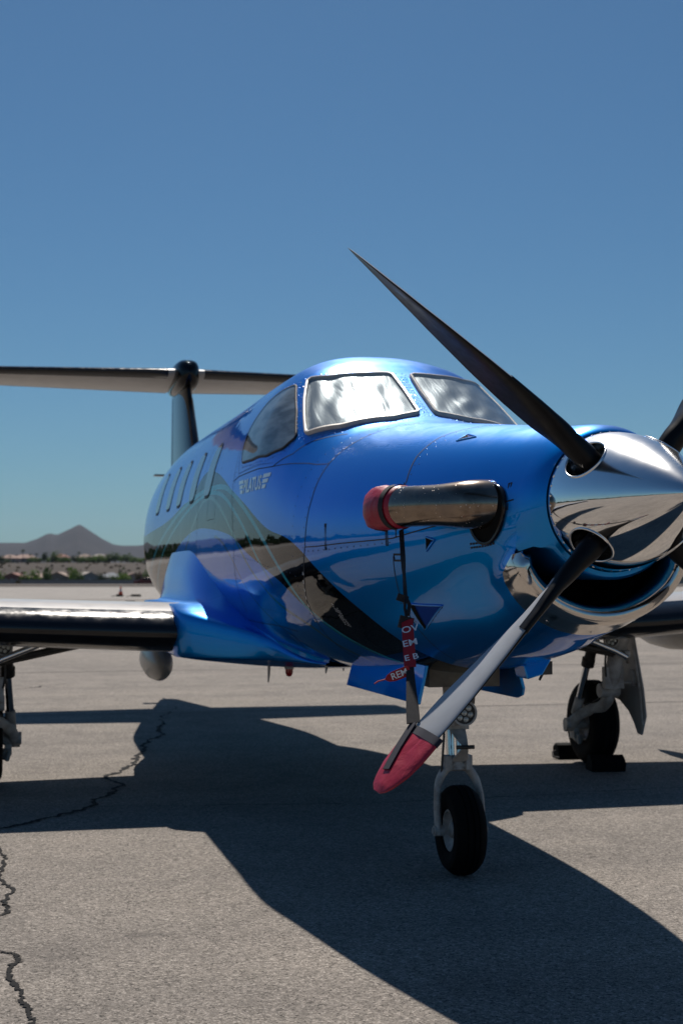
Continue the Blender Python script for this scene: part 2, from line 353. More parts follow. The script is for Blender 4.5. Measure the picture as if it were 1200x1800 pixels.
def terrain_h(u, v):
    if v < 168: return -.05
    d = -.05-2.9*smooth01(168, 400, v)
    d += 8.3*smooth01(640, 790, v)+1.6*smooth01(820, 1400, v)
    if v > 600: d += 1.2*math.sin(u*.011+v*.004)*smooth01(600, 800, v)
    return d
us = np.concatenate([np.linspace(-9000,-900,10), np.linspace(-800,900,60), np.linspace(1000,9000,10)])
vsn = np.concatenate([np.linspace(-9000,-400,6), [-330, 0, 100, 167, 168.5], np.linspace(180,1000,60), np.linspace(1100,12000,12)])
b = MB(); b.grid([[world(u, v, terrain_h(u, v)) for u in us] for v in vsn]); tag(b.build('terrain', M['dirt'], fix=False), kind='structure')
def mountain(name, prof, v0, depth, base, seed):
    rn = random.Random(seed); b = MB(); G = []
    xs = np.concatenate([np.linspace(prof[0][0], -80, 60, endpoint=False), np.linspace(-80, 300, 150, endpoint=False), np.linspace(300, prof[-1][0], 110)]); px = [p[0] for p in prof]; ph = [p[1] for p in prof]
    ph_n = [(rn.uniform(2, 9), rn.uniform(0, 6), rn.uniform(.3, 1)) for _ in range(9)]
    for j in range(26):
        t = j/25; row = []
        k = math.sin(math.pi*min(t*1.0, 1))**1.15
        for x in xs:
            h = np.interp(x, px, ph); v = v0+(t-.5)*depth
            u = (x-600)/2500*v
            r = sum(a*math.sin(f*u*.0022+p+5*t) for f, p, a in ph_n)/4
            r2 = abs(math.sin(u*.006+3*t+math.sin(u*.0023)*2))
            z = base+max(h, 0)*k*(1+.0*r)-(r2*16+r*12)*(1-k)*k*2.2
            row.append(world(u, v, z))
        G.append(row)
    b.grid(G); return tag(b.build(name, M['rock'], fix=False), kind='structure')
K = 6000/2500
# heights: pixels above the horizon line times metres per pixel at 6 km
mountain('mountain', [(x, (1005-y)*K-5) for x, y in ((-700,965),(-420,948),(-300,958),(-160,944),(-60,952),(0,953),(45,953),(66,946),(82,938),(90,936.5),(96,938.5),(102,938.5),(112,934),(124,928.5),(134,923.5),(139,921),(145,923.5),(154,929.5),(166,937),(180,946),(200,956),(215,958),(240,958),(270,955),(330,950),(400,957),(480,965),(560,958),(640,966),(800,960),(1000,966),(1150,963),(1250,958),(1400,965),(1700,955))], 6000, 2600, 3, 5)
# cracks and seams in the apron
M['crack'] = mat('tar_dark_crack', (.010,.010,.011), .9, 0, 0, .2)
def crack(name, pts, w, seed, rough=.035, sub=4, seg=True):
    rn = random.Random(seed); P = [Vector((x, y, 0)) for x, y in pts]
    for _ in range(sub):
        Q = [P[0]]
        for a, c in zip(P, P[1:]):
            d = c-a; n = Vector((-d.y, d.x, 0))
            Q += [(a+c)/2+n*rn.uniform(-1, 1)*min(rough*5.5, .20)*(1 if _ else .45), c]
        P = Q
    b = MB(); L_, R_ = [], []
    for i, p in enumerate(P):
        d = (P[min(i+1, len(P)-1)]-P[max(i-1, 0)]).normalized(); n = Vector((-d.y, d.x, 0))
        ww = w*(.35+.9*rn.random()+(.8 if rn.random() < .12 else 0))*min(1, 4*min(i+1, len(P)-i)/len(P)+.25)
        L_.append(p+n*ww*rn.uniform(.3, .7)+Vector((0,0,.004))); R_.append(p-n*ww*rn.uniform(.3, .7)+Vector((0,0,.004)))
    b.grid([L_, R_]); return tag(b.build(name, M['crack'], fix=False, smooth=False), kind='structure')
crack('pavement_crack', [(-.3,9.0),(-.484,8.187),(-.60,7.4),(-.649,7.153),(-.702,6.418),(-.903,5.795),(-1.038,5.142),(-1.112,4.863),(-1.186,4.361),(-1.31,3.976),(-1.406,3.227),(-1.539,2.828),(-1.666,2.44),(-1.855,2.143),(-2.028,1.964),(-2.192,1.812),(-2.6,1.5),(-3.4,1.1)], .034, 1, .04)
crack('pavement_crack', [(-2.25,1.35),(-2.189,1.075),(-2.168,0.769),(-2.181,0.363),(-2.161,0.231),(-2.186,-0.061),(-2.161,-0.287),(-2.22,-0.36),(-2.5,-.42)], .020, 2, .05)
crack('pavement_crack', [(-2.199,-0.114),(-2.17,-0.144),(-2.15,-.2)], .012, 3)
crack('pavement_crack', [(-2.5,-.85),(-2.213,-0.916),(-2.142,-0.985),(-2.135,-1.102),(-2.168,-1.237),(-2.156,-1.39),(-2.13,-1.524),(-2.136,-1.618),(-2.108,-1.755),(-2.097,-1.9),(-2.078,-2.16),(-2.0,-2.8),(-2.05,-3.5),(-1.9,-4.4)], .019, 4, .05)
crack('pavement_crack', [(-1.662,2.45),(-.778,2.336),(.0,2.15),(.8,2.2),(2.38,2.304),(5,2.2)], .010, 5, .012)
crack('pavement_crack', [(.3,-4.6),(1.0,-3.9),(1.4,-2.9),(2.3,-2.2),(3.4,-1.2),(5.5,-.6)], .026, 6, .04)
crack('pavement_crack', [(-2.6,11.2),(-1.9,11.9),(-1.2,12.6)], .02, 8, .05)
def seam_line(pts, w):
    b = MB(); P = [Vector((x, y, .004)) for x, y in pts]
    d = (P[-1]-P[0]).normalized(); n = Vector((-d.y, d.x, 0))*w/2
    b.grid([[p+n for p in P], [p-n for p in P]]); return tag(b.build('pavement_joint', M['joint'], fix=False, smooth=False), kind='structure')
M['joint'] = mat('worn_joint', (.12,.105,.095), .9)
seam_line([(-60,9.4),(1.966,8.30),(60,7.2)], .035)
seam_line([(-90,17.0),(90,12.6)], .05)

# ------------------------------------------------------------------ body shape: sections of the fuselage
NT = 144
TH = np.linspace(0, 2*math.pi, NT, endpoint=False)      # polar angle in the X-Z plane; 90 deg = up, 180 = starboard (-X)
HUBZ = 1.748
def se_section(ztop, zbot, hw, zm, nu, nl):
    c, s = np.abs(np.cos(TH)), np.abs(np.sin(TH))
    up = np.sin(TH) >= 0
    h = np.where(up, ztop-zm, zm-zbot); n = np.where(up, nu, nl)
    return (np.power(c/hw, n)+np.power(s/h, n))**(-1.0/n)
def nose_section():
    a = np.array([-90,-80,-65,-50,-40,-34,-28,-20,-10,0,30,60,90.])
    r = np.array([.471,.470,.464,.455,.441,.415,.372,.345,.332,.325,.314,.306,.304])
    d = np.degrees(np.arcsin(np.sin(TH)))
    return np.interp(d, a, r)
# Y, ztop, zbot, half width, z of the widest point, exponent above, exponent below
STA = [
 (-1.45,2.068,1.215,.388,1.70,2.1,2.1),
 (-1.10,2.105,1.13,.485,1.68,2.15,2.05),
 (-0.60,2.160,1.05,.595,1.67,2.2,2.05),
 ( 0.00,2.225,.985,.700,1.67,2.3,2.08),
 ( 0.36,2.268,.955,.745,1.68,2.4,2.12),
 ( 0.46,2.300,.950,.755,1.69,2.45,2.14),
 ( 0.75,2.445,.935,.780,1.70,2.6,2.25),
 ( 1.06,2.610,.925,.800,1.71,2.7,2.25),
 ( 1.30,2.726,.920,.810,1.72,2.7,2.25),
 ( 1.70,2.800,.915,.820,1.72,2.5,2.3),
 ( 2.30,2.818,.910,.828,1.72,2.35,2.3),
 ( 3.50,2.805,.900,.832,1.72,2.3,2.3),
 ( 6.20,2.785,.900,.832,1.72,2.3,2.3),
 ( 7.20,2.750,.985,.815,1.74,2.2,2.2),
 ( 8.50,2.660,1.19,.650,1.82,2.1,2.1),
 (10.0,2.500,1.52,.370,1.95,2.0,2.0),
 (11.4,2.310,1.86,.110,2.08,2.0,2.0),
]
SY = np.array([-1.66]+[s[0] for s in STA])
SZ = np.array([HUBZ]+[s[4] for s in STA])
SR = np.vstack([nose_section()]+[se_section(*s[1:]) for s in STA])
def pchip_slopes(x, y):
    h = np.diff(x); d = np.diff(y, axis=0)/h.reshape((-1,)+(1,)*(y.ndim-1))
    m = np.zeros_like(y)
    for k in range(1, len(x)-1):
        a, b = d[k-1], d[k]; w1 = 2*h[k]+h[k-1]; w2 = h[k]+2*h[k-1]
        with np.errstate(divide='ignore', invalid='ignore'):
            v = (w1+w2)/(w1/a+w2/b)
        m[k] = np.where(a*b > 0, v, 0)
    m[0] = d[0]; m[-1] = d[-1]
    return m
MZ = pchip_slopes(SY, SZ); MR = pchip_slopes(SY, SR)
def _herm(x, y, m, q):
    q = min(max(q, x[0]), x[-1])
    k = int(np.clip(np.searchsorted(x, q)-1, 0, len(x)-2)); h = x[k+1]-x[k]; t = (q-x[k])/h
    return ((1+2*t)*(1-t)**2*y[k]+t*(1-t)**2*h*m[k]+t*t*(3-2*t)*y[k+1]+t*t*(t-1)*h*m[k+1])
def ring(Y):
    return float(_herm(SY, SZ, MZ, Y)), _herm(SY, SR, MR, Y)
def surf(Y, th):
    zc, r = ring(Y)
    f = (th % (2*math.pi))/(2*math.pi)*NT; i = int(f) % NT; g = f-int(f)
    rr = r[i]*(1-g)+r[(i+1) % NT]*g
    return np.array([rr*math.cos(th), Y, zc+rr*math.sin(th)])
def snorm(Y, th):
    e = 1e-2; d = .02
    a = surf(Y+e, th)-surf(Y-e, th); b = surf(Y, th+d)-surf(Y, th-d)
    n = np.cross(a, b); n /= np.linalg.norm(n)
    p = surf(Y, th); zc = ring(Y)[0]
    if np.dot(n, p-np.array([0, Y, zc])) < 0: n = -n
    return n

# ------------------------------------------------------------------ the airplane
AIR = empty('airplane', (0, 0, 0), 'glossy blue single propeller airplane with black swoosh band parked on the apron', 'airplane')
def pt(Y, th, h=0.0):
    p = surf(Y, th)
    return Vector(p+snorm(Y, th)*h) if h else Vector(p)
ys = np.concatenate([np.linspace(-1.66,-1.40,10,endpoint=False), np.linspace(-1.40,.3,30,endpoint=False), np.linspace(.3,1.8,44,endpoint=False), np.linspace(1.8,7,40,endpoint=False), np.linspace(7,11.4,28)])
b = MB(); G = []
for y in ys:
    zc, r = ring(y); G.append([(r[k]*math.cos(TH[k]), y, zc+r[k]*math.sin(TH[k])) for k in range(NT)])
b.grid(G, wrap=True); o0 = len(b.v)-NT; b.f.append(tuple(range(o0, o0+NT))); b.m.append(0)
# front face round the spinner, with the chin opening
RI = .272
dth = np.degrees(np.arcsin(np.sin(TH))); RO = nose_section()
def kopen(d): return smooth01(-29, -36, d) if d < -29 else 0.0
def kopen(d): return 1-smooth01(-36, -29, d)
G = []
for k in range(NT):
    q = kopen(dth[k]); ro = RO[k]
    closed = [(.252,-1.800),(.264,-1.806),(.272,-1.800),((.272+ro)/2+.007,-1.735),(ro,-1.66)]
    opened = [(.252,-1.800),(.264,-1.806),(.280,-1.800),(.292,-1.776),(.294,-1.22)]
    row = []
    for (r0, y0), (r1, y1) in zip(closed, opened):
        r = r0*(1-q)+r1*q; y = y0*(1-q)+y1*q
        row.append((r*math.cos(TH[k]), y, HUBZ+r*math.sin(TH[k])))
    G.append(row)
G.append(G[0]); b.grid(G, m=1)
FUS = b.build('fuselage', [M['livery'], M['paint']], AIR, ang=40)
# polished lip of the chin intake and its dark duct
ids = [k for k in range(NT) if kopen(dth[k]) > .02]
ids = sorted(ids, key=lambda k: (math.degrees(TH[k])-90) % 360)
G, D, riv = [], [], []
for k in ids:
    q = kopen(dth[k]); ro = RO[k]; c, s = math.cos(TH[k]), math.sin(TH[k])
    wd_ = .012+.068*q; fy = .035+.035*q; q2 = max(q, .15)
    rs = float(np.linalg.norm(pt(-1.66+.085*q2, TH[k])-Vector((0, -1.66+.085*q2, HUBZ)))); 
    pr = []
    for yy in (-1.66+.10*q2, -1.66+.05*q2, -1.655):
        p = pt(yy, TH[k], .004); pr.append(p)
    for r, y in ((ro-.002,-1.665-.35*fy),(ro-.009,-1.665-.72*fy),(ro-.022,-1.665-.95*fy),(ro-wd_*.62,-1.665-fy),(ro-wd_*.85,-1.665-.8*fy),(ro-wd_,-1.665-.45*fy),(ro-wd_-.003,-1.62),(ro-wd_+.002,-1.5)):
        pr.append(Vector((r*c, y, HUBZ+r*s)))
    G.append(pr)
    D.append([(r*c, y, HUBZ+r*s) for r, y in ((ro-wd_+.001,-1.52),(ro-wd_,-1.2),(.288,-1.2))])
b = MB(); b.grid(G); LIP = b.build('intake_lip', M['lip_metal'], AIR, ang=50)
b = MB(); b.grid(D); b.build('intake_duct', M['dark'], AIR)
b = MB()
for i in range(6, len(ids)-6, 9):
    k = ids[i]; b.dome(pt(-1.60, TH[k], .003), snorm(-1.60, TH[k]), .007, .003)
o = b.build('rivet', M['chrome'], LIP); tag(o, kind='stuff')
# ---- conformal pieces on the skin
def chaikin(P, n=2, closed=True):
    for _ in range(n):
        Q = []
        for a, c in zip(P, P[1:]+P[:1]):
            Q += [(a[0]*.75+c[0]*.25, a[1]*.75+c[1]*.25), (a[0]*.25+c[0]*.75, a[1]*.25+c[1]*.75)]
        P = Q
    return P
def dens(P, step=.03):
    Q = []
    for a, c in zip(P, P[1:]+P[:1]):
        n = max(1, int(math.hypot(c[0]-a[0], (c[1]-a[1])*.8)/step))
        Q += [(a[0]+(c[0]-a[0])*i/n, a[1]+(c[1]-a[1])*i/n) for i in range(n)]
    return Q
def deg(P): return [(y, rad(t)) for y, t in P]
def mir(P): return [(y, math.pi-t) for y, t in P]
def patch(P, h, rings=7, bump=None):
    cy = sum(p[0] for p in P)/len(P); ct = sum(p[1] for p in P)/len(P)
    V = []
    for k in range(1, rings+1):
        f = k/rings
        for (y, t) in P:
            yy, tt = cy+(y-cy)*f, ct+(t-ct)*f
            V.append(pt(yy, tt, h+(bump(yy, tt)*(1-f**6) if bump else 0)))
    b = MB(); n = len(P); V.append(pt(cy, ct, h+(bump(cy, ct) if bump else 0)))
    F = [(k*n+i, k*n+(i+1) % n, (k+1)*n+(i+1) % n, (k+1)*n+i) for k in range(rings-1) for i in range(n)]
    F += [(rings*n, (i+1) % n, i) for i in range(n)]
    u = Vector(snorm(cy, ct)); a_, b_, c_ = V[rings*n], V[1], V[0]
    if (b_-a_).cross(c_-a_).dot(u) < 0: F = [f[::-1] for f in F]
    b.add(V, F); b.nofix = True; return b
def frame(P, w, h, inset=.004, skirt=.0):
    """raised trim following a closed outline on the skin"""
    b = MB(); n = len(P); rows = []
    cy = sum(p[0] for p in P)/n; ct = sum(p[1] for p in P)/n; C = pt(cy, ct)
    pts = [pt(*p) for p in P]; nor = [Vector(snorm(*p)) for p in P]
    for i in range(n):
        d = (pts[(i+1) % n]-pts[i-1]).normalized(); o = d.cross(nor[i]).normalized()
        if o.dot(pts[i]-C) < 0: o = -o
        p, u = pts[i], nor[i]
        rows.append([p-o*inset+u*h*.1, p-o*inset+u*h*.85, p+u*h, p+o*w*.7+u*h, p+o*w*.95+u*h*.75, p+o*w*1.02+u*.0005])
    rows.append(rows[0]); b.grid(rows); return b
def ribbon(P, w, h, step=.03):
    """flat strip w wide along an open (Y, angle) path, lying h above the skin"""
    Q = []
    for a, c in zip(P, P[1:]):
        n = max(1, int(math.hypot(c[0]-a[0], (c[1]-a[1])*.7)/step)); Q += [(a[0]+(c[0]-a[0])*i/n, a[1]+(c[1]-a[1])*i/n) for i in range(n)]
    Q.append(P[-1]); A, B = [], []
    for i, q in enumerate(Q):
        p = pt(*q, h); d = (pt(*Q[min(i+1, len(Q)-1)])-pt(*Q[max(i-1, 0)])).normalized(); o = d.cross(Vector(snorm(*q))).normalized()
        A.append(p+o*w/2); B.append(p-o*w/2)
    return MB().grid([A, B])
def resample(P, step):
    out = []; acc = 0; last = None
    for q in P:
        p = pt(*q)
        if last is not None: acc += (p-last).length
        last = p
        if acc >= step or not out: out.append(q); acc = 0
    return out
crn = random.Random(11); cph = [(crn.uniform(8, 40), crn.uniform(8, 45), crn.uniform(0, 6)) for _ in range(7)]
def crumple(y, t): return .0035+.003*sum(math.sin(a*y+b_*t+c) for a, b_, c in cph)/2.2
for side in (0, 1):
    W = deg([(1.19,120.0),(1.10,114.6),(1.045,103.8),(1.04,93.9),(.80,93.9),(.53,94.9),(.455,109.7),(.53,129.5),(.69,139.5),(.93,130)])
    W = [(y, t) for y, t in W]
    if side: W = mir(W)
    Wd = chaikin(dens(W, .05), 1); 
    gl = patch(Wd, .020).build('windshield', M['glass'], AIR, ang=60)
    patch(Wd, .007, 16, crumple).build('sun_shade', M['foil'], gl, ang=60)
    frame(Wd, .016, .023).build('window_frame', M['frame_metal'], gl, ang=50)
    S = deg([(1.25,123.9),(.98,132.9),(.78,142.4),(.86,147.5),(1.09,150.8),(1.42,151.8),(1.73,151.6),(1.80,148),(1.83,143),(1.785,136.7),(1.63,130.4),(1.43,126.2)])
    if side: S = mir(S)
    Sd = chaikin(dens(S, .05), 1)
    gl = patch(Sd, .008).build('cockpit_side_window', M['glass'], AIR, ang=60)
    patch(Sd, .003, 7).build('sun_shade', M['side_shade'], gl, ang=60)
    frame(Sd, .010, .009).build('window_frame', M['seam'], gl, ang=50)
    # rivet rows with chipped paint round the windows
    b = MB()
    for Pd, offs in ((W, (.040, .062)), (S, (.032,))):
        n = len(Pd); Q = dens(Pd, .012); cy = sum(p[0] for p in Pd)/n; ct = sum(p[1] for p in Pd)/n
        for off in offs:
            last = None
            for i, q in enumerate(Q):
                p = pt(*q); u = Vector(snorm(*q)); d = (pt(*Q[(i+1) % len(Q)])-pt(*Q[i-1])).normalized(); o = d.cross(u).normalized()
                if o.dot(p-pt(cy, ct)) < 0: o = -o
                pp = p+o*off
                if last is None or (pp-last).length > .030:
                    b.dome(pp+u*.0006, u, crn.choice((.0035, .004, .0055, .0075)), .0016, k=6); last = pp
    o = b.build('rivet', M['chipped'], FUS); tag(o, kind='stuff')
    # cabin windows
    for k, yc in enumerate((3.07, 3.86, 4.63, 5.33, 6.15)):
        t0, t1 = (160.8, 137.6)
        R_ = []
        for i in range(40):
            a = 2*math.pi*i/40; cx, sx = math.cos(a), math.sin(a)
            R_.append((yc+.165*math.copysign(abs(cx)**.55, cx), rad((t0+t1)/2)+rad((t0-t1)/2)*math.copysign(abs(sx)**.55, sx)))
        if side: R_ = mir(R_)
        cw = patch(R_, .0015, 4).build('cabin_window', M['cabin_glass'], AIR)
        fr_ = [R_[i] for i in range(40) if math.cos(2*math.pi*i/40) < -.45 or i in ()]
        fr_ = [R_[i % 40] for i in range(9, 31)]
        ribbon(fr_, .022, .004).build('seal_edge_shade', M['seam'], cw, fix=False)  # dark ribbon paints the inset's shade and dark seal, front edge only
    # panel seams
    f = (lambda P: mir(deg(P))) if side else deg
    def seam(P, w=.0055): ribbon(f(P), w, .0012).build('panel_seam', M['seam'], FUS, fix=False, smooth=False)
    seam([(.24,100),(.22,112),(.19,132),(.205,147),(.19,166),(.22,178),(.24,185),(.33,197),(.44,208),(.50,222),(.52,240)], .008)
    seam([(-.74,95),(-.737,112),(-.694,127),(-.733,143),(-.807,157.5),(-.80,184)], .007)
    seam([(.235,185),(-.25,184.3),(-.77,184),(-1.2,180),(-1.502,174.5),(-1.64,177)])
    seam([(1.97,140),(1.97,163),(1.92,171),(1.85,185),(1.99,205),(2.05,215)])
    seam([(1.92,136),(1.89,149),(1.80,156.8),(1.30,156.2),(.93,154.8),(.70,149),(.60,142),(.42,132)], .005)
    seam([(1.80,156.8),(1.96,158)]); seam([(.93,154.8),(.2,150)], .004)
    seam([(.98,222),(1.5,220),(2.2,219)], .004)
    seam([(-.757,192),(-.70,214),(-.66,232),(-.6,250)], .005)
    seam([(3.4,137),(3.4,172),(3.45,190)], .004); seam([(2.75,132),(2.75,160)], .003); seam([(2.6,160),(2.6,172),(2.95,172),(2.95,162)], .003)
    # small flush fasteners along the seams
    b = MB()
    def fasteners(P, off, step, r=.0038):
        last = None
        for y, t in dens(f(P), .004)[:]:
            p = pt(y, t); 
            if last is not None and (p-last).length < step: continue
            last = p; q = (y+off, t); b.dome(pt(*q, .0004), snorm(*q), r, .0012, k=6)
    for P, off, st in (([(.24,100),(.22,112),(.19,132),(.205,147),(.19,166),(.24,185),(.33,197),(.44,208),(.50,222)], .028, .05), ([(-.74,95),(-.737,112),(-.694,127),(-.733,143),(-.807,157.5)], -.025, .055), ([(1.94,140),(1.94,163),(1.90,171),(1.83,185),(1.95,205)], -.03, .06), ([(1.79,155.6),(1.30,154.9),(.95,153.4)], 0, .035), ([(.20,186.6),(-.25,186),(-.74,185.7)], 0, .07), ([(-.70,213),(-.735,228.5),(-1.05,219)], .02, .05), ([(2.6,150),(2.6,185)], 0, .05), ([(3.42,150),(3.42,190)], .02, .05), ([(.55,196),(1.3,192),(1.9,189)], 0, .06), ([(.75,214),(1.6,212)], 0, .06)):
        fasteners(P, off, st)
    tag(b.build('fastener', M['fastener'], FUS), kind='stuff')
    # bright edge of lifted paint along the firewall seam
    b = MB()
    for P, st in (([(.33,195),(.44,208),(.49,216)], .05), ([(.195,128),(.20,147)], .045)):
        Q = resample(dens(f(P), .004)[:int(1e9)], st)
        for q in Q[:len(Q)//2+1]:
            r_ = ribbon([q, (q[0]+.001, q[1]+(.022 if not side else -.022))], .010, .0022); b.add(r_.v, r_.f)
    o = b.build('chipped_edge', M['white_print'], FUS, fix=False, smooth=False); tag(o, kind='stuff')
    # latches
    for P in ([(-.05,176),(-.05,186.5)], [(-.715,180),(-.715,187)], [(-1.60,164),(-1.60,182)]):
        frame(f([(P[0][0]-.008,P[0][1]),(P[0][0]+.008,P[0][1]),(P[1][0]+.008,P[1][1]),(P[1][0]-.008,P[1][1])]), .003, .0025).build('cowl_latch', M['seam'], FUS)
    L2 = f([(-.765,191.2),(-.855,192),(-.855,194.6),(-.765,193.9)])
    frame(L2, .005, .003).build('cowl_latch', M['seam'], FUS)
    # air scoops: an oblong mouth let into a flush triangular ramp
    def scoop(P, mouth, hood):
        a = patch(dens(f(P), .03), .0025, 4).build('air_scoop', M['blue_matte'], AIR, ang=60)
        patch(dens(f(mouth), .03), .0055, 3).build('scoop_mouth', M['dark'], a)
        frame(dens(f(P), .03), .004, .006).build('scoop_edge', M['paint'], a)
    scoop([(-.757,214.0),(-1.02,218.8),(-.735,227.5)], [(-.757,214.2),(-.80,215.0),(-.765,226.3),(-.735,227.3)], True)
    scoop([(-1.055,185.5),(-1.12,187.5),(-1.05,192.0)], [(-1.055,185.7),(-1.10,187.2),(-1.05,191.6)], True)
    scoop([(-.93,130.5),(-1.04,125.6),(-.92,123.2)], [(-.93,130),(-.985,127.2),(-.92,123.6)], True)
    # small stencils
    b = MB()
    for k in range(5):
        for j in range(10):
            y0 = .075-.012*k; t0 = 208.2+j*1.05+k*.35
            if crn.random() < .72:
                q = ribbon(f([(y0, t0), (y0-.004, t0+.62)]), .0045, .0022); b.add(q.v, q.f)
    b.build('stencil_block', M['white_print'], FUS, fix=False, smooth=False)
    b = MB()
    for k in range(2):
        for j in range(9):
            y0 = -1.36-.018*j; q = ribbon(f([(y0, 193.2+2.1*k+j*.25), (y0-.012, 193.3+2.1*k+j*.25)]), .008, .0015); b.add(q.v, q.f)
    b.build('stencil_line', M['seam'], FUS, fix=False, smooth=False)
# ---- lettering on the nose: the name between two sets of three wing bars
def side_th(Y, z, side):
    lo, hi = (rad(90), rad(270)) if side else (rad(90), rad(-90))
    for _ in range(40):
        mid = (lo+hi)/2
        if surf(Y, mid)[2] > z: lo = mid
        else: hi = mid
    return (lo+hi)/2
def lettering(side):
    cu = bpy.data.curves.new('lettering', 'FONT'); cu.body = 'PILATUS'; cu.size = 1; cu.resolution_u = 3; cu.offset = .022
    ob = bpy.data.objects.new('lettering', cu); COL.objects.link(ob)
    dg = bpy.context.evaluated_depsgraph_get(); me = bpy.data.meshes.new_from_object(ob.evaluated_get(dg))
    bpy.data.objects.remove(ob)
    xs = [v.co.x for v in me.vertices]; yv = [v.co.y for v in me.vertices]
    x0, x1, y0, y1 = min(xs), max(xs), min(yv), max(yv)
    b = MB(); L0, L1, zb, H = 1.575, 1.105, 1.948, .082
    def put(a, h):                                     # a: metres along the reading direction, h: height
        Y = (L0-a) if side else (L1+a); Y = max(min(Y, 2.5), .3)
        th = side_th(Y, zb+h, side); return pt(Y, th, .002)
    import bmesh
    bm = bmesh.new(); bm.from_mesh(me); bmesh.ops.triangulate(bm, faces=bm.faces); bmesh.ops.subdivide_edges(bm, edges=[e for e in bm.edges if e.calc_length() > .15], cuts=2); bmesh.ops.triangulate(bm, faces=bm.faces)
    W_ = L0-L1; bm.verts.index_update()
    b.add([put((v.co.x-x0)/(x1-x0)*W_, (v.co.y-y0)/(y1-y0)*H) for v in bm.verts], [tuple(v.index for v in f.verts) for f in bm.faces]); bm.free()
    for k in range(3):
        h0, h1 = .062-.030*k, .084-.030*k; ln = .145-.035*k
        for s in (0, 1):
            a0 = -.02-ln if s == 0 else W_+.02; sl = .0
            n = 5; A = []; B = []
            for i in range(n+1):
                a = a0+ln*i/n
                A.append(put(a-(.012 if s == 0 else -.012), h1)); B.append(put(a, h0))
            b.grid([A, B])
    b.build('lettering', M['white_print'], FUS, fix=False, smooth=False)
lettering(1); lettering(0)
# ---- wing root fairing
def fairing(sgn):
    b = MB(); G = []
    for i in range(60):
        Y = 1.40+5.10*i/59
        e = smooth01(1.95, 2.52, Y)**1.3*(1-smooth01(4.4, 6.5, Y))
        zc, r = ring(Y); ztop = .97+.70*(smooth01(1.35, 3.9, Y)*(1-smooth01(4.8, 6.5, Y)))
        row = []; zl = .935
        th = side_th(Y, ztop, 1); p0 = surf(Y, th); x0 = abs(p0[0])-.010; xr = x0+(1.085-x0)*e; zu = min(ztop-.006, zl+.02+.315*smooth01(1.5, 2.75, Y)*(1-.3*smooth01(4.2, 6.3, Y)))
        for t in np.linspace(0, 1, 9):                # concave sweep from body side to wing
            x = x0+(xr-x0)*(t**3.4)+.075*e*math.sin(math.pi*min(t*1.2, 1)); z = ztop+(zu-ztop)*(1-(1-t)**2.0)
            row.append((sgn*x, Y, z))
        for t in np.linspace(.12, 1, 8):              # round the edge
            a = math.pi*t; row.append((sgn*(xr+.02*math.sin(a)), Y, (zu+zl)/2+(zu-zl)/2*math.cos(a)))
        for t in np.linspace(.15, 1, 6): row.append((sgn*xr*(1-t), Y, zl-(.085*e)*math.sin(t*math.pi/2)-.005))
        G.append(row)
    b.grid(G); return b.build('wing_fairing', M['paint'], AIR, ang=60)
fairing(-1); fairing(1)
# ---- wings and tail
def airfoil(n=26, tc=.15, camber=.02):
    up, lo = [], []
    for i in range(n+1):
        x = (1-math.cos(math.pi*i/n))/2
        y = 5*tc*(.2969*math.sqrt(x)-.126*x-.3516*x*x+.2843*x**3-.1036*x**4); c = camber*4*x*(1-x)
        up.append((x, c+y)); lo.append((x, c-y))
    return up[::-1]+lo[1:]
def wing_loft(secs, tc, camber=.02, grow=0.0, x_max=1.0, vertical=False):
    rows = []
    for (p, c, inc) in secs:
        row = []
        for x, y in airfoil(26, tc, camber):
            if x > x_max: continue
            yy = y*c; xx = x*c; k = grow
            g_ = math.hypot(x-.05, y*3) or 1
            xx += k*(-1 if x < .012 else -.25); yy += k*(1 if y > camber*4*x*(1-x) else -1)*(0 if x < .002 else 1)
            if vertical: row.append((p[0]+yy, p[1]+xx, p[2]))
            else:
                row.append((p[0], p[1]+xx*math.cos(inc)+yy*math.sin(inc), p[2]-xx*math.sin(inc)+yy*math.cos(inc)))
        rows.append(row)
    b = MB(); b.grid(rows); n = len(rows[0])
    b.f.append(tuple(range(n))); b.m.append(0); b.f.append(tuple(range(len(b.v)-n, len(b.v)))); b.m.append(0)
    return b
WS = [((-.98,2.47,1.085),2.12,rad(1)),((-2.3,2.53,1.135),1.96,rad(1)),((-5.0,2.68,1.30),1.58,rad(.5)),((-7.9,2.88,1.50),1.15,0),((-8.12,3.05,1.53),.85,0)]
for sg in (-1, 1):
    sc = [((-sg*p[0]*-1 if False else p[0]*(1 if sg < 0 else -1), p[1], p[2]), c, i) for p, c, i in WS]
    wg = wing_loft(sc, .158, .018).build('wing', M['white_under'], AIR, ang=50)
    bt = [((sc[0][0][0]+(-.075 if sg < 0 else .075), sc[0][0][1]+.003, sc[0][0][2]+.002), sc[0][1], sc[0][2])]+sc[1:4]
    wing_loft(bt, .158, .018, .006, .11).build('deice_boot', M['boot'], wg, ang=60)
    for X, Y, zt in ((1.02,4.35,.80),(3.3,4.3,.98)):                 # flap track canoes
        b = MB(); prof = [(-.62,.0),(-.60,.035),(-.5,.075),(-.3,.10),(0,.108),(.35,.09),(.6,.05),(.75,.0)]
        b.lathe((sg*X, Y, zt), (0, 1, 0), prof, 24)
        b.v = [(x, y, zt+(z-zt)*1.35) for x, y, z in b.v]; b.build('flap_fairing', M['belly_grey'], wg, ang=60)
FS = [((0,8.1,2.50),3.75,0),((0,9.0,2.70),2.85,0),((0,9.42,2.85),2.42,0),((0,9.67,3.04),2.17,0),((0,10.03,3.55),1.80,0),((0,10.27,3.90),1.56,0)]
wing_loft(FS[:3], .0755, 0, vertical=True).build('dorsal_fin', M['paint'], AIR, ang=50)
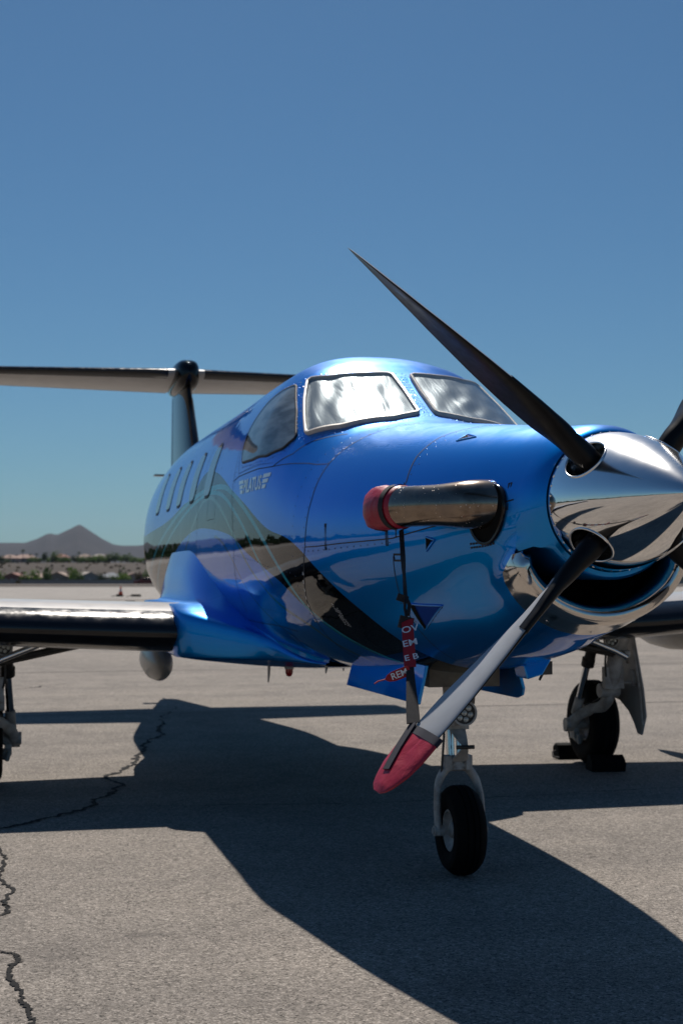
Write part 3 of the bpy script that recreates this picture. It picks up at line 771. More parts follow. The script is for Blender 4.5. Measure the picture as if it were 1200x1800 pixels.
rows = wing_loft(FS[2:], .075, 0, vertical=True)
FIN = rows.build('tail_fin', M['black_paint'], AIR, ang=50)
wing_loft([((0,11.30,2.35),.62,0),((0,11.33,3.0),.55,0),((0,11.36,3.7),.47,0)], .13, 0, vertical=True).build('rudder', M['navy_paint'], AIR, ang=50)
wing_loft([((0,9.40,2.85),2.4,0),((0,10.02,3.55),1.8,0)], .0775, 0, 0.004, .05, vertical=True).build('deice_boot', M['boot'], FIN, ang=60)
b = MB(); b.lathe((0,10.1,3.86), (0,1,0), [(-.06,0),(-.05,.045),(-.01,.095),(.06,.128),(.18,.15),(.40,.160),(.8,.155),(1.3,.12),(1.75,.05),(1.9,0)], 32)
def squarish(x, z):
    r = math.hypot(x, z) or 1; c, s = x/r, z/r
    k = 1/(abs(c)**3.2+abs(s)**3.2)**(1/3.2); return x*k, z*k
b.v = [(squarish(x, z-3.86)[0]*.94, y, 3.86+squarish(x, z-3.86)[1]*1.18) for x, y, z in b.v]; b.build('tail_bullet', M['black_paint'], AIR, ang=60)
for sg in (-1, 1):
    s_ = [((sg*.10,10.32,3.90),1.38,rad(4)),((sg*2.45,10.58,3.90),1.0,rad(4)),((sg*2.6,10.72,3.90),.8,rad(4))]
    tp = wing_loft(s_, .115, 0).build('tailplane', M['white_under'], AIR, ang=50)
    bt = [((sg*.22,10.336,3.90),1.36,rad(4))]+s_[1:2]
    wing_loft(bt, .115, 0, .004, .10).build('deice_boot', M['boot'], tp, ang=60)
    b = MB(); b.box((sg*.16,11.5,2.72),(.20,.16,.02)); b.build('tail_tab', M['belly_grey'], AIR)
# ---- antennas
b = MB(); b.tube([(0,4.55,2.79),(0,4.62,2.90)], [.03,.012], 10, flat=.3); b.build('roof_antenna', M['belly_grey'], AIR)
for (x, y, z, h) in ((-.46,2.60,.865,.11),(-.23,1.90,.935,.075),(.2,3.2,.86,.08)):
    b = MB(); b.tube([(x,y,z+.03),(x,y+.01,z-h*.5),(x,y+.03,z-h)], [.032,.026,.014], 12, flat=.3, ref=(1,0,0)); b.build('belly_antenna', M['belly_grey'], AIR)
bc = MB().lathe((-.345,2.5,.86), (0,0,-1), [(-.03,.032),(.0,.032),(.012,.03)], 20).build('beacon', M['belly_grey'], AIR)
MB().lathe((-.345,2.5,.849), (0,0,-1), [(0,.027),(.03,.025),(.048,.016),(.054,0)], 20).build('beacon_lens', M['red_lens'], bc)

# ---- propeller: spinner with blade cut-outs, hub, four feathered blades
SPL, SPR, SPY = .645, .259, -1.812
ANG = [rad(141.0), rad(54.5), rad(-46.0), rad(-133.4)]
def spr(x): return SPR*max(1-x**1.6, 0)**.78
BY = -1.985                                           # plane of the blade axes
def in_cut(Y, th):
    for a in ANG:
        d = (th-a+math.pi) % (2*math.pi)-math.pi
        if ((Y-(BY+.012))/.098)**2+(d*.235/.080)**2 < 1: return True
    return False
NY, NA = 150, 300
b = MB(); V = []; idx = {}
xs = [1-(1-i/NY)**1.0 for i in range(NY+1)]
for i, x in enumerate(xs):
    r = spr(x) if i < NY else 0.0005
    for k in range(NA):
        a = 2*math.pi*k/NA; V.append((r*math.cos(a), SPY-SPL*x, HUBZ+r*math.sin(a)))
F = []
for i in range(NY):
    yc = SPY-SPL*(xs[i]+xs[i+1])/2
    for k in range(NA):
        if not in_cut(yc, 2*math.pi*(k+.5)/NA): F.append((i*NA+k, i*NA+(k+1) % NA, (i+1)*NA+(k+1) % NA, (i+1)*NA+k))
b.add(V, F)
b.add([(SPR*f*math.cos(2*math.pi*k/NA), SPY, HUBZ+SPR*f*math.sin(2*math.pi*k/NA)) for f in (1, .3) for k in range(NA)], [(k, (k+1) % NA, NA+(k+1) % NA, NA+k) for k in range(NA)])
SPIN = b.build('spinner', M['chrome'], AIR, ang=40)
def sp_pt(Y, a, h=0):
    x = (SPY-Y)/SPL; r = spr(min(max(x, 0), 1)); e = .004
    dr = (spr(min(x+e, 1))-spr(max(x-e, 0)))/(2*e*SPL) if x > e else (spr(x+e)-spr(x))/(e*SPL)
    n = Vector((math.cos(a), dr*1.0, math.sin(a))); n.y = dr and -(-dr); n = Vector((math.cos(a), dr, math.sin(a)))
    n = Vector((math.cos(a), -(-dr), math.sin(a))).normalized() if False else Vector((math.cos(a), -abs(dr), math.sin(a))).normalized()
    return Vector((r*math.cos(a), Y, HUBZ+r*math.sin(a)))+n*h, n
for a in ANG:
    P = []
    for i in range(48):
        t = 2*math.pi*i/48; Y = BY+.012+.099*math.cos(t); th = a+.0815/.235*math.sin(t)
        Y = min(Y, SPY-.004); P.append(sp_pt(Y, th, .001)[0])
    b = MB(); P.append(P[0]); P.append(P[1]); b.tube(P, .0042, 8, cap=False); b.build('blade_cutout_rim', M['chrome'], SPIN, ang=70)
b = MB()
for k in range(44):
    p, n = sp_pt(SPY-.016, 2*math.pi*(k+.5)/44, 0)
    if not in_cut(SPY-.03, 2*math.pi*(k+.5)/44): b.dome(p, n, .0065, .004)
tag(b.build('rivet', M['chrome'], SPIN), kind='stuff')
b = MB(); b.lathe((0,BY+.02,HUBZ), (0,-1,0), [(-.17,.225),(-.16,.225),(-.16,.10),(-.1,.13),(.1,.13),(.2,.09),(.3,.05),(.3,0)], 40); b.build('propeller_hub', M['dark'], SPIN, ang=40)
BR = 1.365
def blade_sec(s):
    """radius fraction -> chord, thickness ratio, pitch angle (degrees from the plane of rotation), sweep of the mid chord"""
    c = float(np.interp(s, [.10,.19,.24,.32,.42,.55,.7,.82,.91,.96,.985,1.0], [.085,.088,.105,.165,.212,.235,.232,.205,.155,.105,.062,.012]))
    t = float(np.interp(s, [.10,.19,.24,.32,.42,.6,.8,1.0], [1.0,.98,.66,.30,.165,.105,.075,.06]))
    p = float(np.interp(s, [.10,.25,.4,.55,.75,.9,1.0], [110,107,97,90.5,83,78,75.5]))
    return c, t, p
def section(cx, c, t, n=22):
    """closed outline (chord position, thickness): leading edge at +c/2"""
    up, lo = [], []
    w = smooth01(.35, .9, t)                          # shank is round, blade is a foil
    for i in range(n+1):
        a = math.pi*i/n; x = (1-math.cos(a))/2
        yt = .5*t*(2.969*math.sqrt(x)-1.26*x-3.516*x*x+2.843*x**3-1.036*x**4)
        yr = .5*t*math.sin(a)
        y = yt*(1-w)+yr*w; cb = .03*4*x*(1-x)*(1-w)
        up.append((c*(.42-x)+c*.08*w, c*(cb+y))); lo.append((c*(.42-x)+c*.08*w, c*(cb-y)))
    return up, lo
def blade_frame(a, s):
    bd = Vector((math.cos(a), 0, math.sin(a))); tg = Vector((-math.sin(a), 0, math.cos(a))); f = Vector((0, -1, 0))
    c, t, p = blade_sec(s); p = rad(p)
    le = tg*math.cos(p)+f*math.sin(p); nr = f*math.cos(p)-tg*math.sin(p)     # leading edge, suction (front) side
    return bd, le, nr, c, t
def blade_shell(a, s0, s1, n, grow=0.0, xr=(0, 1), pad=None):
    rows = []
    for i in range(n+1):
        s = s0+(s1-s0)*i/n; bd, le, nr, c, t = blade_frame(a, s); o = Vector((0, BY, HUBZ))+bd*BR*s
        up, lo = section(0, c, t); loop = up+lo[1:-1][::-1]; row = []
        for j, (x, y) in enumerate(loop):
            g = grow
            row.append(o+le*(x+(g*1.2 if x > 0 else -g))+nr*(y+(g if j <= 22 else -g)))
        rows.append(row)
    return rows
def blade(a):
    rows = blade_shell(a, .10, 1.0, 60); n = len(rows[0]); b = MB()
    V = [q for r in rows for q in r]; F = []; Ms = []
    for i in range(len(rows)-1):
        for k in range(n):
            F.append((i*n+k, i*n+(k+1) % n, (i+1)*n+(k+1) % n, (i+1)*n+k)); Ms.append(0 if (1 <= k < 22 and i > 13) else 1)
    b.add(V, F); b.m = Ms; b.f.append(tuple(range(len(V)-n, len(V)))); b.m.append(0)
    o = b.build('propeller_blade', [M['blade_grey'], M['blade_black']], AIR, ang=35)
    # black rubber boot over the inner leading edge
    rows = blade_shell(a, .17, .475, 24, .0022); b = MB(); keep = [k for k in range(n) if (k <= 13 or k >= n-13)]
    keep = list(range(n-8, n))+list(range(0, 7)); b.grid([[r[k] for k in keep] for r in rows]); b.build('blade_boot', M['blade_black'], o, ang=50)
    return o
for a in ANG: blade(a)
# ---- exhaust stubs
EXP = [(-.30,-1.46,1.750),(-.41,-1.44,1.750),(-.48,-1.40,1.750),(-.54,-1.345,1.750),(-.59,-1.275,1.750),(-.628,-1.20,1.750),(-.655,-1.12,1.750)]
def smooth_path(P, n=4):
    P = [Vector(p) for p in P]; out = []
    for i in range(len(P)-1):
        p0, p1, p2, p3 = P[max(i-1,0)], P[i], P[i+1], P[min(i+2,len(P)-1)]
        for k in range(n):
            t = k/n; out.append(.5*((2*p1)+(p2-p0)*t+(2*p0-5*p1+4*p2-p3)*t*t+(3*p1-p0-3*p2+p3)*t**3))
    return out+[P[-1]]
for sg in (-1, 1):
    P = smooth_path([(p[0]*(1 if sg < 0 else -1), p[1], p[2]) for p in EXP])
    R_ = [.098-.016*smooth01(3, 13, i) for i in range(len(P))]
    b = MB(); b.tube(P, R_, 40, cap=False); b.tube(P[::-1], [r-.004 for r in R_[::-1]], 40, cap=False)
    ex = b.build('exhaust_stack', M['exhaust'], AIR, ang=60)
    Q = []
    for i in range(40):
        a = 2*math.pi*i/40; Q.append((-1.485+.105*math.cos(a), (math.pi if sg < 0 else 0)+(-1 if sg < 0 else 1)*(rad(1.0)+rad(16.5)*math.sin(a))))
    patch(Q, .004, 4).build('exhaust_cutout', M['dark'], ex); frame(Q, .010, .012).build('exhaust_collar', M['boot'], ex)
# ---- nose gear
def lathe_x(c, prof, n=48, m=0, ms=None): return MB().lathe(c, (1,0,0), prof, n, m, ms)
def wheel(parent, c, R, hw, rimr, sgn):
    """tyre, rim and hub about an axle along X"""
    k = hw/.08
    prof = [(-hw*.62,rimr),(-hw*.86,rimr+.012),(-hw*.98,rimr+(R-rimr)*.35),(-hw,rimr+(R-rimr)*.5),(-hw*.95,rimr+(R-rimr)*.72),(-hw*.80,R-.022*k),(-hw*.6,R-.009*k),(-hw*.42,R-.002),(-hw*.40,R-.007),(-hw*.36,R-.007),(-hw*.34,R-.001),(-hw*.08,R),(-hw*.06,R-.006),(hw*.06,R-.006),(hw*.08,R)]
    prof = prof+[(-h, r) for h, r in prof[:12]][::-1]
    ty = lathe_x(c, prof, 72).build('tyre', M['rubber'], parent, ang=35)
    rp = [(-hw*.62,rimr+.002),(-hw*.72,rimr+.004),(-hw*.74,rimr-.006),(-hw*.60,rimr-.012),(-hw*.45,rimr-.02),(-hw*.30,rimr*.62),(-hw*.34,rimr*.42),(-hw*.62,rimr*.36),(-hw*.66,rimr*.2),(-hw*.66,0)]
    b = lathe_x(c, rp, 40); q = lathe_x(c, [(-h, r) for h, r in rp], 40); b.add(q.v, q.f)
    for i in range(8):
        a = 2*math.pi*i/8
        for s in (-1, 1): b.dome((c[0]+s*hw*.33, c[1]+rimr*.52*math.cos(a), c[2]+rimr*.52*math.sin(a)), (s,0,0), .012*k, .012)
    b.build('rim', M['grey_gear'], parent, ang=35)
b = MB(); b.tube([(0,.16,1.12),(0,.115,.88),(0,.10,.74)], .048, 24); b.tube([(0,.108,.80),(0,.098,.725)], .060, 24)
b.box((-.0,.06,.74),(.12,.05,.07)); b.tube([(-.07,.10,.765),(.07,.10,.765)], .018, 12)
NG = b.build('nose_gear', M['grey_gear'], AIR, ang=40)
b = MB(); b.tube([(-.022,.10,.75),(-.022,.075,.54)], .021, 20); b.tube([(.024,.10,.75),(.024,.075,.54)], .016, 20); b.build('piston', M['piston'], NG)
b = MB()                                                            # fork: crown and two curved arms
for s in (-1, 1):
    P = smooth_path([(0,.055,.53),(s*.055,.05,.512),(s*.095,.04,.455),(s*.112,.02,.38),(s*.114,.008,.29),(s*.112,0,.20)])
    b.tube(P, [.036,.036,.036,.036,.034,.033,.032,.031,.030,.028,.026,.026,.026,.026,.026,.026,.026,.026,.027,.027,.028][:len(P)], 16, flat=.62, ref=(1,0,0))
    b.tube([(s*.085,0,.218),(s*.135,0,.218)], .026, 18); b.tube([(s*.13,0,.218),(s*.142,0,.218)], .015, 10)
b.tube([(0,.075,.57),(0,.06,.50)], .05, 20); b.box((-.055,.03,.545),(.03,.06,.07)); b.box((.05,.03,.545),(.03,.06,.07))
b.build('fork', M['grey_gear'], NG, ang=45)
def vplate(P, w):
    """flat link of width varying along a path, w = list of half widths, 14 mm thick"""
    b = MB(); rows = []
    for (p, h) in zip(P, w):
        p = Vector(p); rows.append([p+Vector((-h,-.008,0)), p+Vector((h,-.008,0)), p+Vector((h,.008,0)), p+Vector((-h,.008,0))])
    b.grid(rows, wrap=True); b.f += [(0,1,2,3), tuple(range(len(b.v)-4, len(b.v)))]; b.m += [0,0]; return b
vplate([(0,.055,.715),(0,-.02,.67),(0,-.085,.635)], (.045,.03,.014)).build('torque_link', M['grey_gear'], NG, ang=30, bevel=.003)
vplate([(0,.03,.545),(0,-.03,.585),(0,-.085,.63)], (.05,.032,.014)).build('torque_link', M['grey_gear'], NG, ang=30, bevel=.003)
MB().tube([(-.045,-.085,.632),(.045,-.085,.632)], .010, 10).build('link_bolt', M['dark_gear'], NG)
b = MB(); b.tube([(-.055,.10,.78),(-.075,.02,.68),(-.085,.03,.50),(-.125,.02,.34)], .006, 8); b.build('brake_hose', M['dark_gear'], NG)
b = MB(); b.tube([(-.02,.115,1.0),(-.13,.46,.985)], .022, 12); b.tube([(.04,.115,.95),(.05,.45,1.0)], .018, 12); b.build('drag_brace', M['grey_gear'], NG)
def lamp(parent, c, r, d=(0,-1,0)):
    b = MB(); b.lathe(c, d, [(-.05,0),(-.05,r*.6),(-.02,r*.95),(.0,r),(.012,r),(.012,r*.86),(.004,r*.84)], 32); lp = b.build('landing_light', M['grey_gear'], parent, ang=35)
    b = MB(); d = Vector(d).normalized(); a = d.orthogonal().normalized(); e = d.cross(a); c = Vector(c)
    b.lathe(c+d*.001, d, [(0,r*.86),(.001,0)], 32, m=1)
    for k in range(7):
        q = c+d*.002+((a*math.cos(k*math.pi/3)+e*math.sin(k*math.pi/3))*r*.52 if k else Vector((0,0,0)))
        b.dome(q, d, r*.23, .008, k=10)
    tag(b.build('lamp_lens', [M['lamp_glass'], M['dark_gear']], lp, ang=60), kind='stuff')
lamp(NG, (0.005,-.055,.795), .063)
b = MB(); b.tube([(0,.06,.745),(0,-.02,.79)], .016, 10); b.box((0,.0,.745),(.075,.05,.03)); b.build('lamp_bracket', M['grey_gear'], NG)
wheel(NG, (0,0,.218), .218, .080, .098, 1)
# wheel bay and doors
b = MB(); b.box((0,.42,.99),(.36,1.0,.13)); b.build('gear_bay', M['bay'], AIR)
def plate(P, th, nrm): 
    n = Vector(nrm).normalized()*th/2; b = MB(); k = len(P)
    V = [Vector(p)+n for p in P]+[Vector(p)-n for p in P]
    return b.add(V, [tuple(range(k)), tuple(range(k, 2*k))[::-1]]+[(i, (i+1) % k, k+(i+1) % k, k+i) for i in range(k)])
plate([(-.27,-.335,1.05),(-.285,.94,1.05),(-.335,.94,.862),(-.31,-.335,.868)], .016, (1,0,0)).build('nose_gear_door', M['paint'], AIR, ang=30, bevel=.003)
plate([(.22,-.22,1.05),(.23,.94,1.05),(.275,.94,.855),(.265,-.10,.868),(.262,-.18,.888),(.255,-.215,.925)], .016, (1,0,0)).build('nose_gear_door', M['paint'], AIR, ang=30, bevel=.003)
plate([(.02,.30,1.0),(.19,.30,1.0),(.19,.33,.80),(.02,.33,.83)], .02, (0,1,0)).build('strut_door', M['bay'], AIR, ang=30, bevel=.003)
plate([(.035,-.72,1.075),(.048,-.73,1.012),(.12,-.73,1.032),(.178,-.72,1.12),(.10,-.70,1.13)], .14, (0,1,0)).build('drain_scoop', M['paint'], AIR, ang=30, bevel=.006)
b = MB(); b.box((.20,-.62,1.05),(.05,.05,.06),rz=.3); b.tube([(.19,-.63,1.03),(.16,-.66,1.0)], .006, 8); b.build('drain_mast', M['dark_gear'], AIR)
# ---- main gear (port, then mirrored)
def main_gear(sg):
    def V(x, y, z): return (sg*x, y, z)
    b = MB(); b.tube([V(2.28,3.02,1.13),V(2.25,3.10,.86),V(2.24,3.16,.62)], [.075,.062,.055], 24)
    b.tube([V(2.16,3.20,.60),V(2.31,3.20,.60)], .052, 20); b.box(V(2.24,3.13,.70),(.15,.06,.16)); b.tube([V(2.20,3.02,.88),V(2.32,3.03,.88)], .03, 14)
    g = b.build('main_gear', M['grey_gear'], AIR, ang=40)
    P = smooth_path([V(2.24,3.20,.60),V(2.24,3.24,.52),V(2.22,3.31,.465),V(2.17,3.40,.435),V(2.12,3.48,.39),V(2.095,3.55,.33),V(2.09,3.60,.29)])
    b = MB(); b.tube(P, [.046]*(len(P)//2)+[.042]*(len(P)-len(P)//2), 20); b.tube([V(2.04,3.57,.32),V(2.20,3.57,.32)], .045, 20); b.tube([V(2.05,3.60,.29),V(2.14,3.60,.29)], .036, 16)
    b.build('trailing_arm', M['grey_gear'], g, ang=45)
    b = MB(); b.tube([V(2.16,3.22,1.08),V(2.14,3.36,.78)], .042, 20); b.tube([V(2.14,3.34,.83),V(2.14,3.365,.775)], .05, 20); b.build('shock_strut', M['dark_gear'], g)
    b = MB(); b.tube([V(2.14,3.36,.80),V(2.115,3.50,.46)], .026, 18); b.build('piston', M['piston'], g); b = MB(); b.tube([V(2.12,3.47,.52),V(2.11,3.53,.40)], .036, 16); b.build('strut_fork', M['grey_gear'], g)
    b = MB(); b.tube([V(2.27,3.00,.88),V(1.45,3.12,1.04)], .022, 14); b.tube([V(2.25,3.03,.86),V(1.5,3.15,1.01)], .012, 10); b.build('side_brace', M['dark_gear'], g)
    b = MB(); b.tube([V(2.28,2.98,.86),V(2.18,2.97,.91),V(1.95,2.96,1.0)], .022, 12); b.build('brace_actuator', M['piston'], g)
    b = MB(); b.tube(smooth_path([V(2.22,3.10,.98),V(2.16,3.08,.86),V(2.17,3.10,.72),V(2.22,3.2,.62),V(2.20,3.32,.52),V(2.15,3.45,.47)]), .008, 8); b.build('brake_hose', M['dark_gear'], g)
    lamp(g, V(2.17,3.0,.99), .060)
    # outer door, cut away round the tyre
    Pd = [V(2.39,3.55,1.08),V(2.34,3.0,1.08),V(2.41,2.97,.62),V(2.44,2.99,.42),V(2.425,3.03,.28),V(2.425,3.10,.285),V(2.42,3.15,.36),V(2.415,3.23,.44),V(2.405,3.36,.51),V(2.40,3.52,.53)]
    dr = plate(Pd, .014, (1,0,.15)).build('main_gear_door', M['belly_grey'], AIR, ang=30, bevel=.004)
    b = MB(); b.tube([V(2.34,3.03,1.06),V(2.40,3.0,.60),V(2.43,3.02,.36)], .014, 8); b.tube([V(2.36,3.2,1.0),V(2.38,3.18,.80)], .012, 8); b.box(V(2.38,3.08,.70),(.04,.06,.12)); b.tube([V(2.39,3.06,.67),V(2.26,3.14,.66)], .010, 8); b.build('door_rib', M['grey_gear'], dr, ang=40)
    wheel(g, V(2.275,3.585,.325), .325, .108, .135, sg)
    b = MB(); b.box(V(2.13,3.60,.27),(.05,.10,.14)); b.tube([V(2.15,3.55,.20),V(2.15,3.62,.22)], .035, 14); b.tube([V(2.12,3.5,.25),V(2.14,3.53,.17)], .018, 10); b.build('brake_caliper', M['grey_gear'], g, ang=35, bevel=.008)
main_gear(1); main_gear(-1)

# ------------------------------------------------------------------ covers and straps
def strip(P, w, ref, th=.003, wob=0.0, seed=0):
    """webbing: P path, w widths, ref = direction the flat face looks"""
    rn = random.Random(seed); P = [Vector(p) for p in P]; b = MB(); rows = []
    if not hasattr(w, '__len__'): w = [w]*len(P)
    refs = ref if isinstance(ref, list) else [ref]*len(P)
    for i, p in enumerate(P):
        d = (P[min(i+1, len(P)-1)]-P[max(i-1, 0)]).normalized(); n = Vector(refs[i]); n = (n-d*n.dot(d)).normalized(); s = d.cross(n)
        rows.append([p-s*w[i]/2-n*th/2, p+s*w[i]/2-n*th/2, p+s*w[i]/2+n*th/2, p-s*w[i]/2+n*th/2])
    b.grid(rows, wrap=True); k = len(b.v); b.f += [(0,1,2,3), (k-4,k-3,k-2,k-1)]; b.m += [0,0]; return b
def exhaust_cap(parent, sg):
    e0 = Vector((sg*.651,-1.135,1.7495)); d = Vector((sg*.36,.93,-.01)).normalized()
    b = MB(); up = Vector((0,0,1)); s = d.cross(up).normalized(); rows = []
    rn = random.Random(3)
    for h, r, pinch in ((-.065,.0835,1),(-.06,.087,1),(-.03,.0885,1),(.02,.089,1),(.06,.088,.97),(.10,.086,.90),(.145,.081,.72),(.178,.073,.45),(.188,.05,.22),(.188,.001,.2)):
        row = []
        for k in range(40):
            a = 2*math.pi*k/40; rr = r*(1+(.035*math.sin(3*a+h*30)+.02*math.sin(7*a+1+h*50))*smooth01(-.06,.06,h))
            row.append(e0+d*h+(s*math.cos(a)*pinch+up*math.sin(a)*(1.06 if h > .05 else 1.0))*rr)
        rows.append(row)
    b.grid(rows, wrap=True); c = b.build('exhaust_plug', M['red_vinyl'], parent, ang=50)
    b = MB(); ring_ = [e0+d*-.035+(s*math.cos(2*math.pi*k/40)+up*math.sin(2*math.pi*k/40))*.0935 for k in range(41)]
    ring2 = [p+d*.030 for p in ring_]; out = [[p for p in ring_], [p for p in ring2]]; b.grid(out); b.build('buckle_strap', M['strap'], c)
    P = [e0+d*.015+s*(-.093 if sg < 0 else .093)*0+(s*math.cos(a)+up*math.sin(a))*.0945 for a in (rad(75),rad(50),rad(20),rad(-10),rad(-40))] if sg > 0 else [e0+d*(-.04+.05*i)+(s*math.cos(a)+up*math.sin(a))*.094 for i, a in enumerate((rad(80),rad(40),rad(5),rad(-35)))]
    strip(P, .018, (-1,-.3,0)).build('cap_tape', M['strap'], c)
    b = MB(); b.tube([e0+d*.09+up*.088,e0+d*.14+up*.07,e0+d*.168,e0+d*.14-up*.085,e0+d*.06-up*.095], .0035, 8); b.build('piping', M['strap'], c)
    fl = [e0+d*.15+up*.05,e0+d*.19+up*.075,e0+d*.18-up*.02,e0+d*.155-up*.06]
    MB().add(fl+[p+s*.004 for p in fl], [(0,1,2,3),(7,6,5,4),(0,1,5,4),(1,2,6,5),(2,3,7,6),(3,0,4,7)]).build('cap_seam_flap', M['red_vinyl'], c)
    return c, e0, d
def letters_on(txt, size, origin, right, up, parent, name='lettering', m=None, nrm=None):
    cu = bpy.data.curves.new(name, 'FONT'); cu.body = txt; cu.size = size; cu.offset = size*.012
    ob = bpy.data.objects.new(name, cu); COL.objects.link(ob)
    me = bpy.data.meshes.new_from_object(ob.evaluated_get(bpy.context.evaluated_depsgraph_get())); bpy.data.objects.remove(ob)
    r, u, o = Vector(right).normalized(), Vector(up).normalized(), Vector(origin)
    for v in me.vertices: v.co = o+r*v.co.x+u*v.co.y
    me.materials.append(m or M['white_print']); o2 = bpy.data.objects.new(name, me); COL.objects.link(o2); o2.parent = parent; return o2
TIE = empty('propeller_tie', (0, 0, 0), 'red sock on the lower propeller blade, strapped to the red exhaust cap', 'propeller cover')
cap, e0, dd = exhaust_cap(TIE, -1)
# sock over the tip of the lower starboard blade
a = ANG[3]; bd = Vector((math.cos(a),0,math.sin(a))); S0, S1 = .825, 1.022
rows = []; NS = 34
for i in range(NS+1):
    s = S0+(S1-S0)*i/NS; sb = min(s, .94); _, le, nr, c, t = blade_frame(a, sb)
    w = float(np.interp(s, [S0,.90,.95,.99,1.012,1.022], [.235,.222,.195,.145,.10,.05])); th = float(np.interp(s, [S0,.9,1.0,1.022], [.034,.032,.022,.006]))
    o = Vector((0,BY,HUBZ))+bd*BR*s; row = []
    for k in range(36):
        q = 2*math.pi*k/36; wr = 1+.06*math.sin(3*q+22*s)+.03*math.sin(5*q-30*s)
        row.append(o+le*(w/2*math.cos(q)-.005)+nr*(th/2*math.copysign(abs(math.sin(q))**.8, math.sin(q))*wr))
    rows.append(row)
b = MB(); b.grid(rows, wrap=True); n = 36; b.f.append(tuple(range(len(b.v)-n, len(b.v)))); b.m.append(0)
sock = b.build('blade_sock', M['red_vinyl'], TIE, ang=60)
def grow_ring(r0, r1, g=.004):
    out = []
    for row in (r0, r1):
        c = sum(row, Vector())/len(row); out.append([p+(p-c).normalized()*g for p in row])
    return out
b = MB(); b.grid(grow_ring(rows[0], rows[4]), wrap=True); b.grid(grow_ring(rows[0], rows[4], -.001), wrap=True); b.build('sock_hem', M['navy_strap'], sock, ang=60)
SP = []
for i in range(0, 25):
    row = rows[i]; c = sum(row, Vector())/36
    _, le, nr, cc, tt = blade_frame(a, min(S0+(S1-S0)*i/NS, .94)); f = i/24
    wv = (row[0]-row[18]).length/2
    SP.append(c+le*wv*(-.80+.55*f)+nr*(.5*float(np.interp(S0+(S1-S0)*i/NS, [S0,.9,1.0,1.022], [.034,.032,.022,.006]))*1.02+.004))
strip(SP, .034, [blade_frame(a, .92)[2]]*len(SP), .004).build('sock_strap', M['navy_strap'], sock)
top = SP[0]
A0 = e0+dd*-.04+Vector((0,0,-.094))+Vector((-.0,0,0))
def lerp(a, b, t): return a+(b-a)*t
mid1, mid2, mid3 = lerp(A0, top, .38), lerp(A0, top, .50), lerp(A0, top, .74)
face = (-.35,-.93,0)
n1 = 14; P = [lerp(A0, mid1, i/n1) for i in range(n1+1)]
strip(P, [.020 if i < 9 else .016 for i in range(n1+1)], [(-.5+.5*math.sin(i*.5), -.8, 0) for i in range(n1+1)]).build('strap', M['strap'], TIE)
b = MB(); b.box(mid1+Vector((-.012,0,-.005)), (.045,.012,.028), ry=.3); b.tube([mid1, lerp(mid1, mid2, .35)+Vector((.014,0,0)), lerp(mid1, mid2, .8)+Vector((.006,0,0))], .008, 8); b.tube([mid1, lerp(mid1, mid2, .5)+Vector((-.006,0,0)), mid2], .006, 8)
b.box(mid2+Vector((-.004,0,-.012)), (.055,.014,.048), ry=.25); b.build('buckle', M['strap'], TIE, ang=30, bevel=.003)
P = [lerp(mid2, mid3, i/10)+Vector((0,-.003,0)) for i in range(11)]
rt = strip(P, .044, face, .004).build('warning_streamer', M['red_tag'], TIE)
dn = (mid3-mid2).normalized(); nf = (Vector(face)-dn*Vector(face).dot(dn)).normalized(); rg = nf.cross(dn)*-1
rg = dn.cross(nf); 
if rg.dot(Vector((CH,-SH,0))) < 0: rg = -rg
for k, tx in enumerate(('OV', 'EM', 'E B')):
    o = lerp(mid2, mid3, .30+.29*k)+nf*.0045-rg*(.021 if tx != 'E B' else .017)
    letters_on(tx, .040 if tx == 'E B' else .046, o, rg-dn*.12, -dn-rg*.12, rt)
P = [lerp(mid3, top, i/12) for i in range(13)]
strip(P, [.030+.018*smooth01(0,1,i/12) for i in range(13)], face, .005).build('strap', M['strap'], TIE)
# second streamer, hanging out sideways
q0 = lerp(mid3, top, .05)+Vector((0,.0,0)); dv = (Vector((-CH,SH,0))*.93+Vector((0,0,-.36))).normalized()
P = [q0+dv*t for t in (0,.02,.045,.065,.085,.095)]
r2 = strip(P, [.036,.038,.038,.037,.026,.010], face, .004).build('warning_streamer', M['red_tag'], TIE)
uv = dv.cross(Vector(face)); uv = uv if uv.z > 0 else -uv
letters_on('REM', .034, q0+dv*.074+Vector(face).normalized()*.0045-uv*.011, -dv, uv, r2)
b = MB(); b.tube([q0+dv*.093, q0+dv*.125+Vector((0,0,.004)), q0+dv*.14], .0025, 6); b.build('tag_cord', M['red_tag'], TIE)
TIE2 = empty('exhaust_cover', (0, 0, 0), 'red fabric cap closing the exhaust pipe on the far side of the nose', 'exhaust cover')
exhaust_cap(TIE2, 1)
# ------------------------------------------------------------------ chocks
def chock(loc, rz, label):
    e = empty('wheel_chock', loc, label, 'wheel chock', 'wheel chocks at the main wheel'); e.rotation_euler.z = rz
    b = MB(); prof = [(-.085,0),(.085,0),(.085,.03),(.04,.11),(-.02,.12),(-.085,.085)]
    rows = [[(x, y, z) for y, z in prof] for x in (-.13,.13)]; b.grid(rows, wrap=True); b.f += [tuple(range(6)), tuple(range(6,12))]; b.m += [0,0]
    b.build('wedge', M['rubber'], e, ang=25, bevel=.008)
    b = MB(); b.tube([(.13,0,.06),(.16,.01,.05),(.17,.05,.02),(.13,.10,.012)], .008, 8); b.build('rope', M['strap'], e); return e
chock((2.22,3.23,0), rad(-6), 'black rubber wheel chock in front of the far main wheel')
chock((2.26,3.97,0), rad(176), 'black rubber wheel chock behind the far main wheel')
